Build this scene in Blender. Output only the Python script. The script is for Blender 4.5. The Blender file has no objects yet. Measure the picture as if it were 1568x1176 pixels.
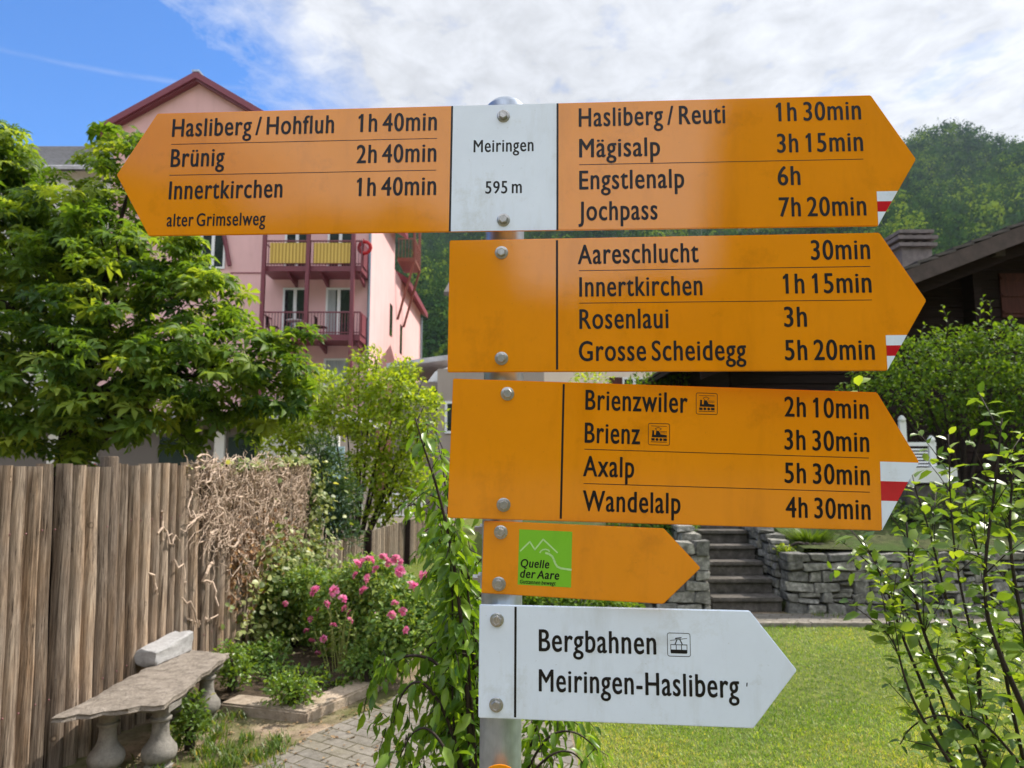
import bpy, bmesh, math, random
import numpy as np
from mathutils import Vector, Matrix
R = math.radians
random.seed(7)
rng = np.random.default_rng(7)
C = bpy.context.scene.collection
sc = bpy.context.scene

# ------------------------------------------------------------------ camera, sky, sun, exposure
PITCH = R(6.7); FPX = 1087.0; CAM = np.array([0, 0, 1.65])
cam = bpy.data.cameras.new('camera'); cam.sensor_width = 36; cam.lens = 36 * FPX / 1568
cam.clip_start = .02; cam.clip_end = 6000
cam.dof.use_dof = True; cam.dof.focus_distance = 1.06; cam.dof.aperture_fstop = 10
camo = bpy.data.objects.new('camera', cam); C.objects.link(camo)
camo.location = CAM; camo.rotation_euler = (R(90) + PITCH, 0, 0); sc.camera = camo

SUN_EL, SUN_AZ = R(50), R(58)          # azimuth measured from +Y towards +X
SUN = Vector((math.cos(SUN_EL) * math.sin(SUN_AZ), math.cos(SUN_EL) * math.cos(SUN_AZ), math.sin(SUN_EL)))
sl = bpy.data.lights.new('sun', 'SUN'); sl.energy = 5.0; sl.angle = R(.53); sl.color = (1, .93, .82)
so = bpy.data.objects.new('sun', sl); C.objects.link(so)
so.rotation_euler = SUN.to_track_quat('Z', 'Y').to_euler()

world = bpy.data.worlds.new('World'); sc.world = world; world.use_nodes = True
wt = world.node_tree; wt.nodes.clear()
def wn(t, **k):
    n = wt.nodes.new(t)
    for a, b in k.items(): setattr(n, a, b)
    return n
def wmath(op, a, b=None, c=None, clamp=False):
    n = wn('ShaderNodeMath', operation=op); n.use_clamp = clamp
    for i, s in enumerate((a, b, c)):
        if s is None: continue
        if isinstance(s, (int, float)): n.inputs[i].default_value = s
        else: wt.links.new(s, n.inputs[i])
    return n.outputs[0]
sky = wn('ShaderNodeTexSky', sky_type='NISHITA', sun_disc=False, sun_elevation=SUN_EL, sun_rotation=SUN_AZ)
sky.altitude = 600; sky.air_density = 1.0; sky.dust_density = .6; sky.ozone_density = 2.0
tc = wn('ShaderNodeTexCoord'); sp = wn('ShaderNodeSeparateXYZ'); wt.links.new(tc.outputs['Generated'], sp.inputs[0])
zz = wmath('MAXIMUM', sp.outputs[2], .03)
px = wmath('DIVIDE', sp.outputs[0], zz); py = wmath('DIVIDE', sp.outputs[1], zz)
cb = wn('ShaderNodeCombineXYZ'); wt.links.new(px, cb.inputs[0]); wt.links.new(py, cb.inputs[1])
def wnoise(scale, detail, rough, off=0, stretch=(1, 1, 1), dist=0):
    mp = wn('ShaderNodeMapping'); mp.inputs['Location'].default_value = (off, off * .7, 0); mp.inputs['Scale'].default_value = stretch
    mp.inputs['Rotation'].default_value = (0, 0, .5)
    wt.links.new(cb.outputs[0], mp.inputs[0])
    n = wn('ShaderNodeTexNoise'); n.inputs['Scale'].default_value = scale; n.inputs['Detail'].default_value = detail
    n.inputs['Roughness'].default_value = rough; n.inputs['Distortion'].default_value = dist
    wt.links.new(mp.outputs[0], n.inputs['Vector']); return n.outputs['Fac']
n1 = wnoise(2.2, 8, .62, 3.1, (1, .8, 1), .3); n2 = wnoise(8, 6, .62, 8.4, (1, .85, 1), .25); n3 = wnoise(.9, 3, .5, 1.7)
# the clear patch lies to the left of a line in the cloud layer
side = wmath('MULTIPLY_ADD', wmath('MULTIPLY_ADD', py, -.15, px), 2.6, 2.35)
side = wmath('MINIMUM', wmath('MAXIMUM', side, -1.2), .78)
dens = wmath('ADD', side, wmath('MULTIPLY_ADD', n1, 1.7, -.85))
dens = wmath('ADD', dens, wmath('MULTIPLY_ADD', n2, 1.1, -.55))
dens = wmath('MULTIPLY_ADD', dens, 1.15, .22, clamp=True)
dens = wmath('POWER', dens, .8)
# thin contrail
cx = wmath('ADD', px, 1.0)
cf = wmath('MULTIPLY_ADD', wmath('MULTIPLY', cx, cx), -.42, wmath('MULTIPLY_ADD', cx, .36, 1.712))
cd = wmath('ABSOLUTE', wmath('SUBTRACT', py, cf))
trail = wmath('SUBTRACT', 1, wmath('DIVIDE', cd, .022), clamp=True)
trail = wmath('MULTIPLY', trail, wmath('LESS_THAN', px, -.5)); trail = wmath('MULTIPLY', trail, wmath('GREATER_THAN', py, 0))
trail = wmath('MULTIPLY', trail, wmath('MULTIPLY_ADD', n2, 1.4, -.35, clamp=True))
dens = wmath('MAXIMUM', dens, wmath('MULTIPLY', trail, .34))
# cloud brightness: lit side of the sky behind the viewer is brighter
bright = wmath('MULTIPLY_ADD', n3, 1.5, 4.95)
bright = wmath('ADD', bright, wmath('MULTIPLY_ADD', n2, 4.6, -2.3))
bright = wmath('MULTIPLY', bright, wmath('MULTIPLY_ADD', sp.outputs[1], -.62, 1.18))
cc = wn('ShaderNodeCombineColor')
wt.links.new(bright, cc.inputs[0]); wt.links.new(wmath('MULTIPLY', bright, 1.03), cc.inputs[1]); wt.links.new(wmath('MULTIPLY', bright, 1.10), cc.inputs[2])
skg = wn('ShaderNodeMix', data_type='RGBA', blend_type='MULTIPLY'); skg.inputs[0].default_value = 1
wt.links.new(sky.outputs[0], skg.inputs[6]); skg.inputs[7].default_value = (.44, .78, 1.18, 1)
mx = wn('ShaderNodeMix', data_type='RGBA'); wt.links.new(dens, mx.inputs[0]); wt.links.new(skg.outputs[2], mx.inputs[6]); wt.links.new(cc.outputs[0], mx.inputs[7])
bg = wn('ShaderNodeBackground'); bg.inputs[1].default_value = .15; wt.links.new(mx.outputs[2], bg.inputs[0])
wo = wn('ShaderNodeOutputWorld'); wt.links.new(bg.outputs[0], wo.inputs[0])

sc.view_settings.view_transform = 'Standard'; sc.view_settings.look = 'None'
sc.view_settings.exposure = .50; sc.view_settings.gamma = 1; sc.view_settings.use_curve_mapping = False
sc.render.engine = 'CYCLES'
cy = sc.cycles; cy.use_denoising = True; cy.max_bounces = 8; cy.diffuse_bounces = 4; cy.glossy_bounces = 3
cy.transmission_bounces = 4; cy.transparent_max_bounces = 8; cy.volume_bounces = 1; cy.sample_clamp_indirect = 6
cy.use_adaptive_sampling = True; cy.adaptive_threshold = .012
try: cy.denoiser = 'OPENIMAGEDENOISE'
except Exception: pass

# ------------------------------------------------------------------ helpers
CP, SP_ = math.cos(PITCH), math.sin(PITCH)
def at(x, y, Y=None, z=None):
    """World point where the sight line of a measured photo point meets depth Y or height z."""
    dx, dz = (x - 784) / FPX, -(y - 588) / FPX
    ray = np.array([dx, CP - dz * SP_, SP_ + dz * CP])
    t = Y / ray[1] if Y is not None else (z - CAM[2]) / ray[2]
    return CAM + ray * t

class MB:
    def __init__(s): s.v = []; s.f = []; s.n = 0; s.t = []
    def add(s, vs, fs, tint=0.0):
        vs = np.asarray(vs, float).reshape(-1, 3)
        s.v.append(vs); s.f += [[i + s.n for i in f] for f in fs]; s.t += [tint] * len(fs); s.n += len(vs); return s
    def hexa(s, p, tint=0.0):      # p: 4 bottom then 4 top
        return s.add(p, [(3, 2, 1, 0), (4, 5, 6, 7), (0, 1, 5, 4), (1, 2, 6, 5), (2, 3, 7, 6), (3, 0, 4, 7)], tint)
    def box(s, x0, x1, y0, y1, z0, z1, tint=0.0):
        return s.hexa([(x0, y0, z0), (x1, y0, z0), (x1, y1, z0), (x0, y1, z0), (x0, y0, z1), (x1, y0, z1), (x1, y1, z1), (x0, y1, z1)], tint)
    def rbox(s, c, size, rz=0, rx=0, ry=0, jit=0, tint=0.0):
        M = np.array(Matrix.Rotation(rz, 3, 'Z') @ Matrix.Rotation(ry, 3, 'Y') @ Matrix.Rotation(rx, 3, 'X'))
        h = np.array(size) / 2
        p = np.array([(-1, -1, -1), (1, -1, -1), (1, 1, -1), (-1, 1, -1), (-1, -1, 1), (1, -1, 1), (1, 1, 1), (-1, 1, 1)]) * h
        if jit: p = p + rng.uniform(-jit, jit, (8, 3))
        return s.hexa(p @ M.T + np.array(c), tint)
    def tube(s, pts, rad, n=8, cap=True, tint=0.0):
        pts = np.asarray(pts, float); m = len(pts)
        rad = np.broadcast_to(np.asarray(rad, float), (m,))
        d = np.gradient(pts, axis=0); d /= np.linalg.norm(d, axis=1)[:, None] + 1e-12
        ref = np.array([0, 0, 1.]) if abs(d[0][2]) < .9 else np.array([1., 0, 0])
        vs = []
        for i in range(m):
            u = np.cross(d[i], ref); u /= np.linalg.norm(u) + 1e-12; w = np.cross(d[i], u)
            ref = np.cross(u, d[i])
            a = np.arange(n) * 2 * np.pi / n
            vs.append(pts[i] + rad[i] * (np.cos(a)[:, None] * u + np.sin(a)[:, None] * w))
        fs = [(i * n + j, i * n + (j + 1) % n, (i + 1) * n + (j + 1) % n, (i + 1) * n + j) for i in range(m - 1) for j in range(n)]
        if cap: fs += [tuple(range(n - 1, -1, -1)), tuple((m - 1) * n + j for j in range(n))]
        return s.add(np.concatenate(vs), fs, tint)
    def lathe(s, prof, c=(0, 0, 0), n=20, M=None, sq=None, tint=0.0):   # prof [(r,z)]
        a = np.arange(n) * 2 * np.pi / n; vs = []
        for r, z in prof: vs.append(np.stack([r * np.cos(a), r * np.sin(a), np.full(n, z)], 1))
        vs = np.concatenate(vs); m = len(prof)
        if M is not None: vs = vs @ np.array(M).T
        fs = [(i * n + j, i * n + (j + 1) % n, (i + 1) * n + (j + 1) % n, (i + 1) * n + j) for i in range(m - 1) for j in range(n)]
        fs += [tuple(range(n - 1, -1, -1)), tuple((m - 1) * n + j for j in range(n))]
        return s.add(vs + np.array(c), fs, tint)
    def prism(s, poly, fmap, tint=0.0):   # poly: 2-D points, fmap(u,v,k) -> 3-D, k = 0 front / 1 back
        n = len(poly)
        vs = [fmap(u, v, 0) for u, v in poly] + [fmap(u, v, 1) for u, v in poly]
        return s.add(vs, [tuple(range(n)), tuple(range(2 * n - 1, n - 1, -1))] + [(i, i + n, (i + 1) % n + n, (i + 1) % n) for i in range(n)], tint)

def wloc(o):
    p = Vector((0, 0, 0))
    while o: p += o.location; o = o.parent
    return np.array(p)
def mesh_from(name, v, f, mat, tint=None, smooth=False):
    me = bpy.data.meshes.new(name); me.from_pydata(v.tolist() if hasattr(v, 'tolist') else v, [], f)
    if mat: me.materials.append(mat)
    if tint is not None and len(tint) and (max(tint) != min(tint)):
        at_ = me.attributes.new('tint', 'FLOAT', 'FACE'); at_.data.foreach_set('value', np.asarray(tint, np.float32))
    if smooth: me.polygons.foreach_set('use_smooth', [True] * len(me.polygons))
    me.update(); return me
def link(name, me, parent=None, loc=(0, 0, 0)):
    o = bpy.data.objects.new(name, me); C.objects.link(o); o.location = loc
    if parent: o.parent = parent
    return o
def fixnormals(me):
    bm = bmesh.new(); bm.from_mesh(me); bmesh.ops.recalc_face_normals(bm, faces=bm.faces); bm.to_mesh(me); bm.free()
def obj(name, mb, mat, parent=None, smooth=False, local=False, bevel=0, auto=None, fix=True):
    v = np.concatenate(mb.v)
    loc = (0, 0, 0)
    if not local:
        if parent: v = v - wloc(parent)
        else:
            b = np.array([(v[:, 0].min() + v[:, 0].max()) / 2, (v[:, 1].min() + v[:, 1].max()) / 2, v[:, 2].min()]); v = v - b; loc = b
    me = mesh_from(name, v, mb.f, mat, mb.t, smooth)
    if bevel:
        bm = bmesh.new(); bm.from_mesh(me); bmesh.ops.recalc_face_normals(bm, faces=bm.faces)
        bmesh.ops.bevel(bm, geom=[e for e in bm.edges if len(e.link_faces) == 2 and e.calc_face_angle(0) > .6], offset=bevel, segments=2, affect='EDGES', clamp_overlap=True)
        bm.to_mesh(me); bm.free()
    elif fix: fixnormals(me)
    if auto: 
        me.polygons.foreach_set('use_smooth', [True] * len(me.polygons)); me.set_sharp_from_angle(angle=R(auto))
    return link(name, me, parent, loc)
def tag(o, label=None, cat=None, group=None, kind=None):
    if label: o['label'] = label
    if cat: o['category'] = cat
    if group: o['group'] = group
    if kind: o['kind'] = kind
    return o
def thing(name, label, cat, loc=(0, 0, 0), group=None):
    o = bpy.data.objects.new(name, None); C.objects.link(o); o.location = loc; o.empty_display_size = .1
    return tag(o, label, cat, group)

# ------------------------------------------------------------------ materials
def newmat(name):
    m = bpy.data.materials.new(name); m.use_nodes = True; nt = m.node_tree
    return m, nt, nt.nodes['Principled BSDF']
class NT:
    def __init__(s, nt, coords='Object'):
        s.nt = nt; s.tc = nt.nodes.new('ShaderNodeTexCoord'); s.co = s.tc.outputs[coords]
    def noise(s, scale, detail=6, rough=.6, stretch=(1, 1, 1), rot=(0, 0, 0), dist=0, vec=None):
        mp = s.nt.nodes.new('ShaderNodeMapping'); mp.inputs['Scale'].default_value = stretch; mp.inputs['Rotation'].default_value = rot
        s.nt.links.new(vec or s.co, mp.inputs[0])
        n = s.nt.nodes.new('ShaderNodeTexNoise'); n.inputs['Scale'].default_value = scale; n.inputs['Detail'].default_value = detail
        n.inputs['Roughness'].default_value = rough; n.inputs['Distortion'].default_value = dist
        s.nt.links.new(mp.outputs[0], n.inputs['Vector']); return n.outputs['Fac']
    def ramp(s, fac, stops):
        r = s.nt.nodes.new('ShaderNodeValToRGB'); e = r.color_ramp.elements
        while len(e) < len(stops): e.new(.5)
        for k, (p, c) in zip(e, stops): k.position = p; k.color = (*c, 1) if len(c) == 3 else c
        s.nt.links.new(fac, r.inputs[0]); return r.outputs[0]
    def mix(s, fac, a, b, bt='MIX'):
        n = s.nt.nodes.new('ShaderNodeMix'); n.data_type = 'RGBA'; n.blend_type = bt
        for i, q in ((0, fac), (6, a), (7, b)):
            if isinstance(q, (int, float)): n.inputs[i].default_value = q
            elif isinstance(q, tuple): n.inputs[i].default_value = (*q, 1)
            else: s.nt.links.new(q, n.inputs[i])
        return n.outputs[2]
    def math(s, op, a, b=0., c=0.):
        n = s.nt.nodes.new('ShaderNodeMath'); n.operation = op
        for i, q in enumerate((a, b, c)):
            if isinstance(q, (int, float)): n.inputs[i].default_value = q
            else: s.nt.links.new(q, n.inputs[i])
        return n.outputs[0]
    def bump(s, h, strength, dist, bsdf):
        b = s.nt.nodes.new('ShaderNodeBump'); b.inputs['Strength'].default_value = strength; b.inputs['Distance'].default_value = dist
        s.nt.links.new(h, b.inputs['Height']); s.nt.links.new(b.outputs[0], bsdf.inputs['Normal'])
    def attr(s, name='tint'):
        a = s.nt.nodes.new('ShaderNodeAttribute'); a.attribute_name = name; return a.outputs['Fac']
    def link(s, a, b): s.nt.links.new(a, b)

def plain(name, col, rough=.6, var=.15, scale=6, metal=0, spec=.5, bump=0, bscale=60, stretch=(1, 1, 1), detail=6):
    m, nt, b = newmat(name); T = NT(nt)
    n = T.noise(scale, detail, .65, stretch)
    lo = tuple(c * (1 - var) for c in col); hi = tuple(min(1, c * (1 + var)) for c in col)
    T.link(T.ramp(n, [(.3, lo), (.7, hi)]), b.inputs['Base Color'])
    b.inputs['Roughness'].default_value = rough; b.inputs['Metallic'].default_value = metal; b.inputs['Specular IOR Level'].default_value = spec
    if bump: T.bump(T.noise(bscale, 4, .6, stretch), bump, .01, b)
    return m
def leafmat(name, stops, trans=.45, tcol=None, rough=.42, spec=.35, patch=None):
    m, nt, b = newmat(name); T = NT(nt)
    col = T.ramp(T.attr(), stops)
    if patch: col = T.mix(T.ramp(T.noise(patch[0], 3, .5), [(.42, (0, 0, 0)), (.6, (1, 1, 1))]), col, T.mix(1, col, patch[1], 'MULTIPLY'))
    T.link(col, b.inputs['Base Color']); b.inputs['Roughness'].default_value = rough; b.inputs['Specular IOR Level'].default_value = spec
    tr = nt.nodes.new('ShaderNodeBsdfTranslucent'); T.link(T.mix(1, col, tcol or (1.9, 1.7, .5), 'MULTIPLY'), tr.inputs[0])
    ms = nt.nodes.new('ShaderNodeMixShader'); ms.inputs[0].default_value = trans
    T.link(b.outputs[0], ms.inputs[1]); T.link(tr.outputs[0], ms.inputs[2])
    T.link(ms.outputs[0], nt.nodes['Material Output'].inputs['Surface'])
    return m

def enamel(name, col, var=.03, rough=.045):
    m, nt, b = newmat(name); T = NT(nt)
    n = T.noise(7, 6, .7); col2 = tuple(c * (1 - var * 2.2) for c in col)
    c = T.ramp(n, [(.35, col2), (.65, col)])
    d = T.ramp(T.noise(140, 3, .8), [(.665, (1, 1, 1)), (.73, (.66, .63, .58))])       # fine dust specks
    st = T.ramp(T.noise(16, 5, .7, (1, 1, .22)), [(.52, (1, 1, 1)), (.80, (.86, .845, .81))])  # faint rain streaks
    sc1 = T.ramp(T.noise(30, 3, .6, (1, 1, .06), (0, .9, 0)), [(.70, (1, 1, 1)), (.725, (.80, .79, .77)), (.75, (1, 1, 1))])   # a few fine scratches
    gr = T.ramp(T.noise(9, 6, .75), [(.56, (1, 1, 1)), (.78, (.76, .74, .68))])                                   # blotches of grime
    c = T.mix(1, T.mix(1, c, sc1, 'MULTIPLY'), gr, 'MULTIPLY')
    T.link(T.mix(1, T.mix(.7, c, d, 'MULTIPLY'), st, 'MULTIPLY'), b.inputs['Base Color'])
    T.link(T.ramp(T.noise(20, 4, .6), [(.3, (rough,) * 3), (.75, (rough * 1.7,) * 3)]), b.inputs['Roughness'])
    b.inputs['Specular IOR Level'].default_value = .55
    h = T.math('ADD', T.noise(420, 2, .5), T.math('MULTIPLY', T.noise(60, 2, .5), .8))
    T.bump(h, .035, .0015, b)
    return m
M = {}
M['yellow'] = enamel('sign yellow enamel', (.79, .272, .002))
M['white'] = enamel('sign white enamel', (.74, .83, .97), .03, .14)  # blue of the skylight is put into the white base colour
M['red'] = enamel('sign red enamel', (.52, .008, .02))
M['ink'] = plain('black sign print', (.006, .005, .006), .4, .2, 40, spec=.3)
M['green'] = enamel('sticker green', (.19, .52, .012), .03, .35)
M['palegreen'] = plain('sticker pale green', (.46, .72, .30), .45, .03)
def metal(name, col, rough, sc_=60):
    m, nt, b = newmat(name); T = NT(nt)
    v = nt.nodes.new('ShaderNodeTexVoronoi'); v.inputs['Scale'].default_value = sc_; T.link(T.co, v.inputs['Vector'])
    n = T.noise(25, 5, .7, (1, 1, .25))
    c = T.mix(T.math('MULTIPLY', v.outputs['Distance'], .8), tuple(x * 1.12 for x in col), tuple(x * .72 for x in col))
    c = T.mix(T.ramp(n, [(.4, (0, 0, 0)), (.7, (.7, .7, .7))]), c, tuple(x * .5 for x in col))
    T.link(c, b.inputs['Base Color']); b.inputs['Metallic'].default_value = .7
    T.link(T.ramp(n, [(.3, (rough * .8,) * 3), (.7, (min(1, rough * 1.4),) * 3)]), b.inputs['Roughness'])
    T.bump(T.noise(180, 3, .6), .12, .001, b); return m
M['galv'] = metal('galvanised steel', (.40, .46, .55), .34)
M['bolt'] = metal('stainless bolt', (.46, .455, .45), .28, 400)
M['dark_metal'] = plain('dark oxblood paint', (.17, .036, .052), .45, .15, 12)
M['rust_metal'] = plain('red brown paint', (.20, .065, .045), .5, .2, 8)
def plaster(name, col, sx=1):
    m, nt, b = newmat(name); T = NT(nt)
    n = T.noise(.7, 6, .65); st = T.noise(1.6, 5, .7, (1, 1, .12))
    c = T.ramp(n, [(.3, tuple(x * .90 for x in col)), (.7, col)])
    c = T.mix(1, c, T.ramp(st, [(.5, (1, 1, 1)), (.85, (.86, .83, .82))]), 'MULTIPLY')
    T.link(c, b.inputs['Base Color']); b.inputs['Roughness'].default_value = .9; b.inputs['Specular IOR Level'].default_value = .2
    T.bump(T.noise(25, 5, .7), .35, .02, b); return m
M['pink'] = plaster('pink render', (.79, .50, .50))
M['cream'] = plaster('cream render', (.78, .68, .56))
M['whitewall'] = plaster('white render', (.74, .73, .70))
M['taupe'] = plaster('taupe render', (.30, .25, .22))
M['roof_red'] = plain('roof edge oxblood', (.22, .045, .07), .5, .12, 5)
M['frame_white'] = plain('white window frame', (.78, .79, .80), .4, .03)
def glass(name, col=(.015, .02, .024)):
    m, nt, b = newmat(name); T = NT(nt)
    T.link(T.ramp(T.noise(1.4, 3, .5), [(.35, tuple(c * .5 for c in col)), (.7, tuple(c * 1.8 for c in col))]), b.inputs['Base Color'])
    b.inputs['Roughness'].default_value = .06; b.inputs['Specular IOR Level'].default_value = .7; return m
M['glass'] = glass('window glass')
M['curtain'] = plain('grey curtain', (.34, .37, .38), .8, .25, 3, stretch=(9, 1, .3))
def striped(name, a, bcol, freq):
    m, nt, b = newmat(name); T = NT(nt)
    w = nt.nodes.new('ShaderNodeTexWave'); w.inputs['Scale'].default_value = freq; w.bands_direction = 'X'; T.link(T.co, w.inputs['Vector'])
    T.link(T.mix(w.outputs['Fac'], a, bcol), b.inputs['Base Color']); b.inputs['Roughness'].default_value = .8; return m
M['awning'] = striped('yellow striped canvas', (.70, .50, .13), (.42, .27, .05), 2.2)
M['rooftile'] = plain('grey roof tile', (.46, .46, .49), .8, .25, 3, bump=.3, bscale=8)
M['oldtile'] = plain('weathered chalet tile', (.085, .075, .072), .85, .35, 4, bump=.4, bscale=14)
M['darkwood'] = plain('dark chalet timber', (.022, .013, .012), .85, .45, 3, stretch=(1, 1, 14), spec=.2)
M['redwood'] = plain('red brown shutter', (.075, .025, .020), .75, .3, 4, stretch=(6, 1, 1), spec=.25)
M['chimney'] = plain('grey chimney block', (.20, .17, .165), .9, .3, 6, bump=.4, bscale=20)

def woodmat(name, cols, zscale=.03):
    m, nt, b = newmat(name); T = NT(nt)
    g = T.noise(75, 8, .75, (1, 1, zscale), dist=.5); g2 = T.noise(210, 4, .7, (1, 1, zscale * .7)); k = T.noise(5, 5, .65, (1, 1, .3))
    crack = T.noise(85, 4, .8, (1, 1, .012), dist=.2)
    vo = nt.nodes.new('ShaderNodeTexVoronoi'); vo.inputs['Scale'].default_value = 7.5
    mp = nt.nodes.new('ShaderNodeMapping'); mp.inputs['Scale'].default_value = (0, 1.15, .62); T.link(T.co, mp.inputs[0]); T.link(mp.outputs[0], vo.inputs['Vector'])
    c = T.ramp(g, [(.33, cols[0]), (.5, cols[1]), (.68, cols[2])])
    c = T.mix(1, c, T.ramp(g2, [(.38, (.62, .61, .60)), (.62, (1.28, 1.28, 1.27))]), 'MULTIPLY')
    c = T.mix(T.ramp(k, [(.45, (0, 0, 0)), (.68, (1, 1, 1))]), c, T.mix(1, c, (1.0, .88, .75), 'MULTIPLY'))
    tn = T.attr(); c = T.mix(1, c, T.ramp(tn, [(0, (.55, .53, .52)), (.5, (1.0, .97, .94)), (1, (1.5, 1.44, 1.36))]), 'MULTIPLY')
    c = T.mix(T.ramp(crack, [(.60, (0, 0, 0)), (.645, (1, 1, 1))]), c, T.mix(1, c, (.20, .17, .15), 'MULTIPLY'))
    knot = T.ramp(vo.outputs['Distance'], [(.035, (1, 1, 1)), (.055, (.1, .1, .1)), (.075, (.75, .75, .75)), (.10, (0, 0, 0))])
    c = T.mix(knot, c, T.mix(T.ramp(vo.outputs['Distance'], [(.04, (0, 0, 0)), (.06, (1, 1, 1))]), (.33, .25, .18), (.075, .05, .035)))
    T.link(c, b.inputs['Base Color']); b.inputs['Roughness'].default_value = .85; b.inputs['Specular IOR Level'].default_value = .2
    T.bump(T.math('SUBTRACT', T.math('ADD', g, T.math('MULTIPLY', g2, .4)), T.math('MULTIPLY', T.ramp(crack, [(.58, (0, 0, 0)), (.645, (1, 1, 1))]), 1.5)), .7, .006, b); return m
M['fence'] = woodmat('weathered fence wood', [(.10, .078, .063), (.235, .19, .155), (.38, .325, .275)])
M['fence2'] = woodmat('grey picket wood', [(.10, .085, .07), (.20, .17, .14), (.30, .25, .21)], .15)
M['deadwood'] = plain('dry creeper wood', (.46, .35, .27), .85, .45, 30)
def stone(name, cols, scale=9, bump=.7, spec=.2):
    m, nt, b = newmat(name); T = NT(nt)
    n = T.noise(scale, 9, .72); n2 = T.noise(scale * 5, 5, .7); n3 = T.noise(scale * .35, 3, .6)
    c = T.ramp(n, [(.28, cols[0]), (.5, cols[1]), (.72, cols[2])])
    c = T.mix(T.ramp(n2, [(.55, (0, 0, 0)), (.72, (.6, .6, .6))]), c, tuple(x * .5 for x in cols[1]))
    c = T.mix(T.ramp(n3, [(.52, (0, 0, 0)), (.72, (.35, .35, .35))]), c, tuple(x * .8 for x in cols[0]))
    c = T.mix(1, c, T.ramp(T.attr(), [(0, (.5, .5, .52)), (.5, (1, 1, 1)), (1, (1.5, 1.48, 1.44))]), 'MULTIPLY')
    T.link(c, b.inputs['Base Color']); b.inputs['Roughness'].default_value = .9; b.inputs['Specular IOR Level'].default_value = spec
    T.bump(T.math('ADD', n, T.math('MULTIPLY', n2, .5)), bump, .02, b); return m
M['bench'] = stone('weathered bench stone', [(.17, .14, .11), (.50, .43, .35), (.70, .62, .52)], 13, 1.0)
M['baluster'] = stone('old cast stone', [(.20, .185, .155), (.43, .40, .345), (.60, .56, .49)], 9, .5)
M['granite'] = stone('white granite', [(.55, .54, .52), (.78, .77, .75), (.86, .85, .83)], 22)
M['wallstone'] = stone('grey limestone', [(.06, .058, .052), (.20, .195, .175), (.47, .455, .425)], 13, 1.0)
M['step'] = stone('grey step stone', [(.07, .062, .05), (.19, .17, .145), (.36, .33, .29)], 10, .4)
M['kerb'] = stone('sandy kerb stone', [(.20, .155, .115), (.36, .29, .225), (.48, .40, .32)], 16, .8)
M['mortar'] = plain('dark mortar', (.055, .05, .045), .95, .3, 20)
M['bark'] = plain('dark bark', (.035, .026, .020), .9, .4, 25, bump=.6, bscale=40, stretch=(1, 1, .3), spec=.15)
M['twig'] = plain('dark twig', (.030, .020, .016), .7, .4, 40, spec=.3)
M['greenstem'] = plain('yellow green stem', (.23, .25, .07), .6, .2, 30)

# ------------------------------------------------------------------ leaf geometry
def leaf_tpl(w=.5, droop=.25, fold=.12):
    """unit leaf along +x: base, two side pairs, tip"""
    v = np.array([(0, 0, 0), (.30, w * .42, fold * .6), (.30, 0, -.02), (.30, -w * .42, fold * .6),
                  (.68, w * .40, fold * .5 - droop * .35), (.68, 0, -droop * .42), (.68, -w * .40, fold * .5 - droop * .35), (1, 0, -droop)], float)
    f = [(0, 2, 1), (0, 3, 2), (1, 2, 5, 4), (2, 3, 6, 5), (4, 5, 7), (5, 6, 7)]
    return v, f
def simple_tpl(w=.5, droop=.2, fold=.12):
    v = np.array([(0, 0, 0), (.5, w * .5, fold - droop * .3), (.5, 0, -droop * .3), (.5, -w * .5, fold - droop * .3), (1, 0, -droop)], float)
    return v, [(0, 2, 1), (1, 2, 4), (0, 3, 2), (2, 3, 4)]
def palm_tpl(n=6):
    vs, fs, k = [], [], 0
    for i in range(n):
        a = (i - (n - 1) / 2) * R(300) / n; L = 1 - .28 * abs(i - (n - 1) / 2) / ((n - 1) / 2)
        v = np.array([(0, 0, 0), (.66 * L, .185 * L, .02), (.62 * L, 0, -.05), (.66 * L, -.185 * L, .02), (L, 0, -.33 * L)], float)
        c, s = math.cos(a), math.sin(a)
        v = v @ np.array([(c, s, 0), (-s, c, 0), (0, 0, 1)]); vs.append(v)
        fs += [tuple(q + k for q in f) for f in [(0, 2, 1), (1, 2, 4), (0, 3, 2), (2, 3, 4)]]; k += 5
    return np.concatenate(vs), fs
def unit(v): return v / (np.linalg.norm(v, axis=-1, keepdims=True) + 1e-12)
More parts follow.
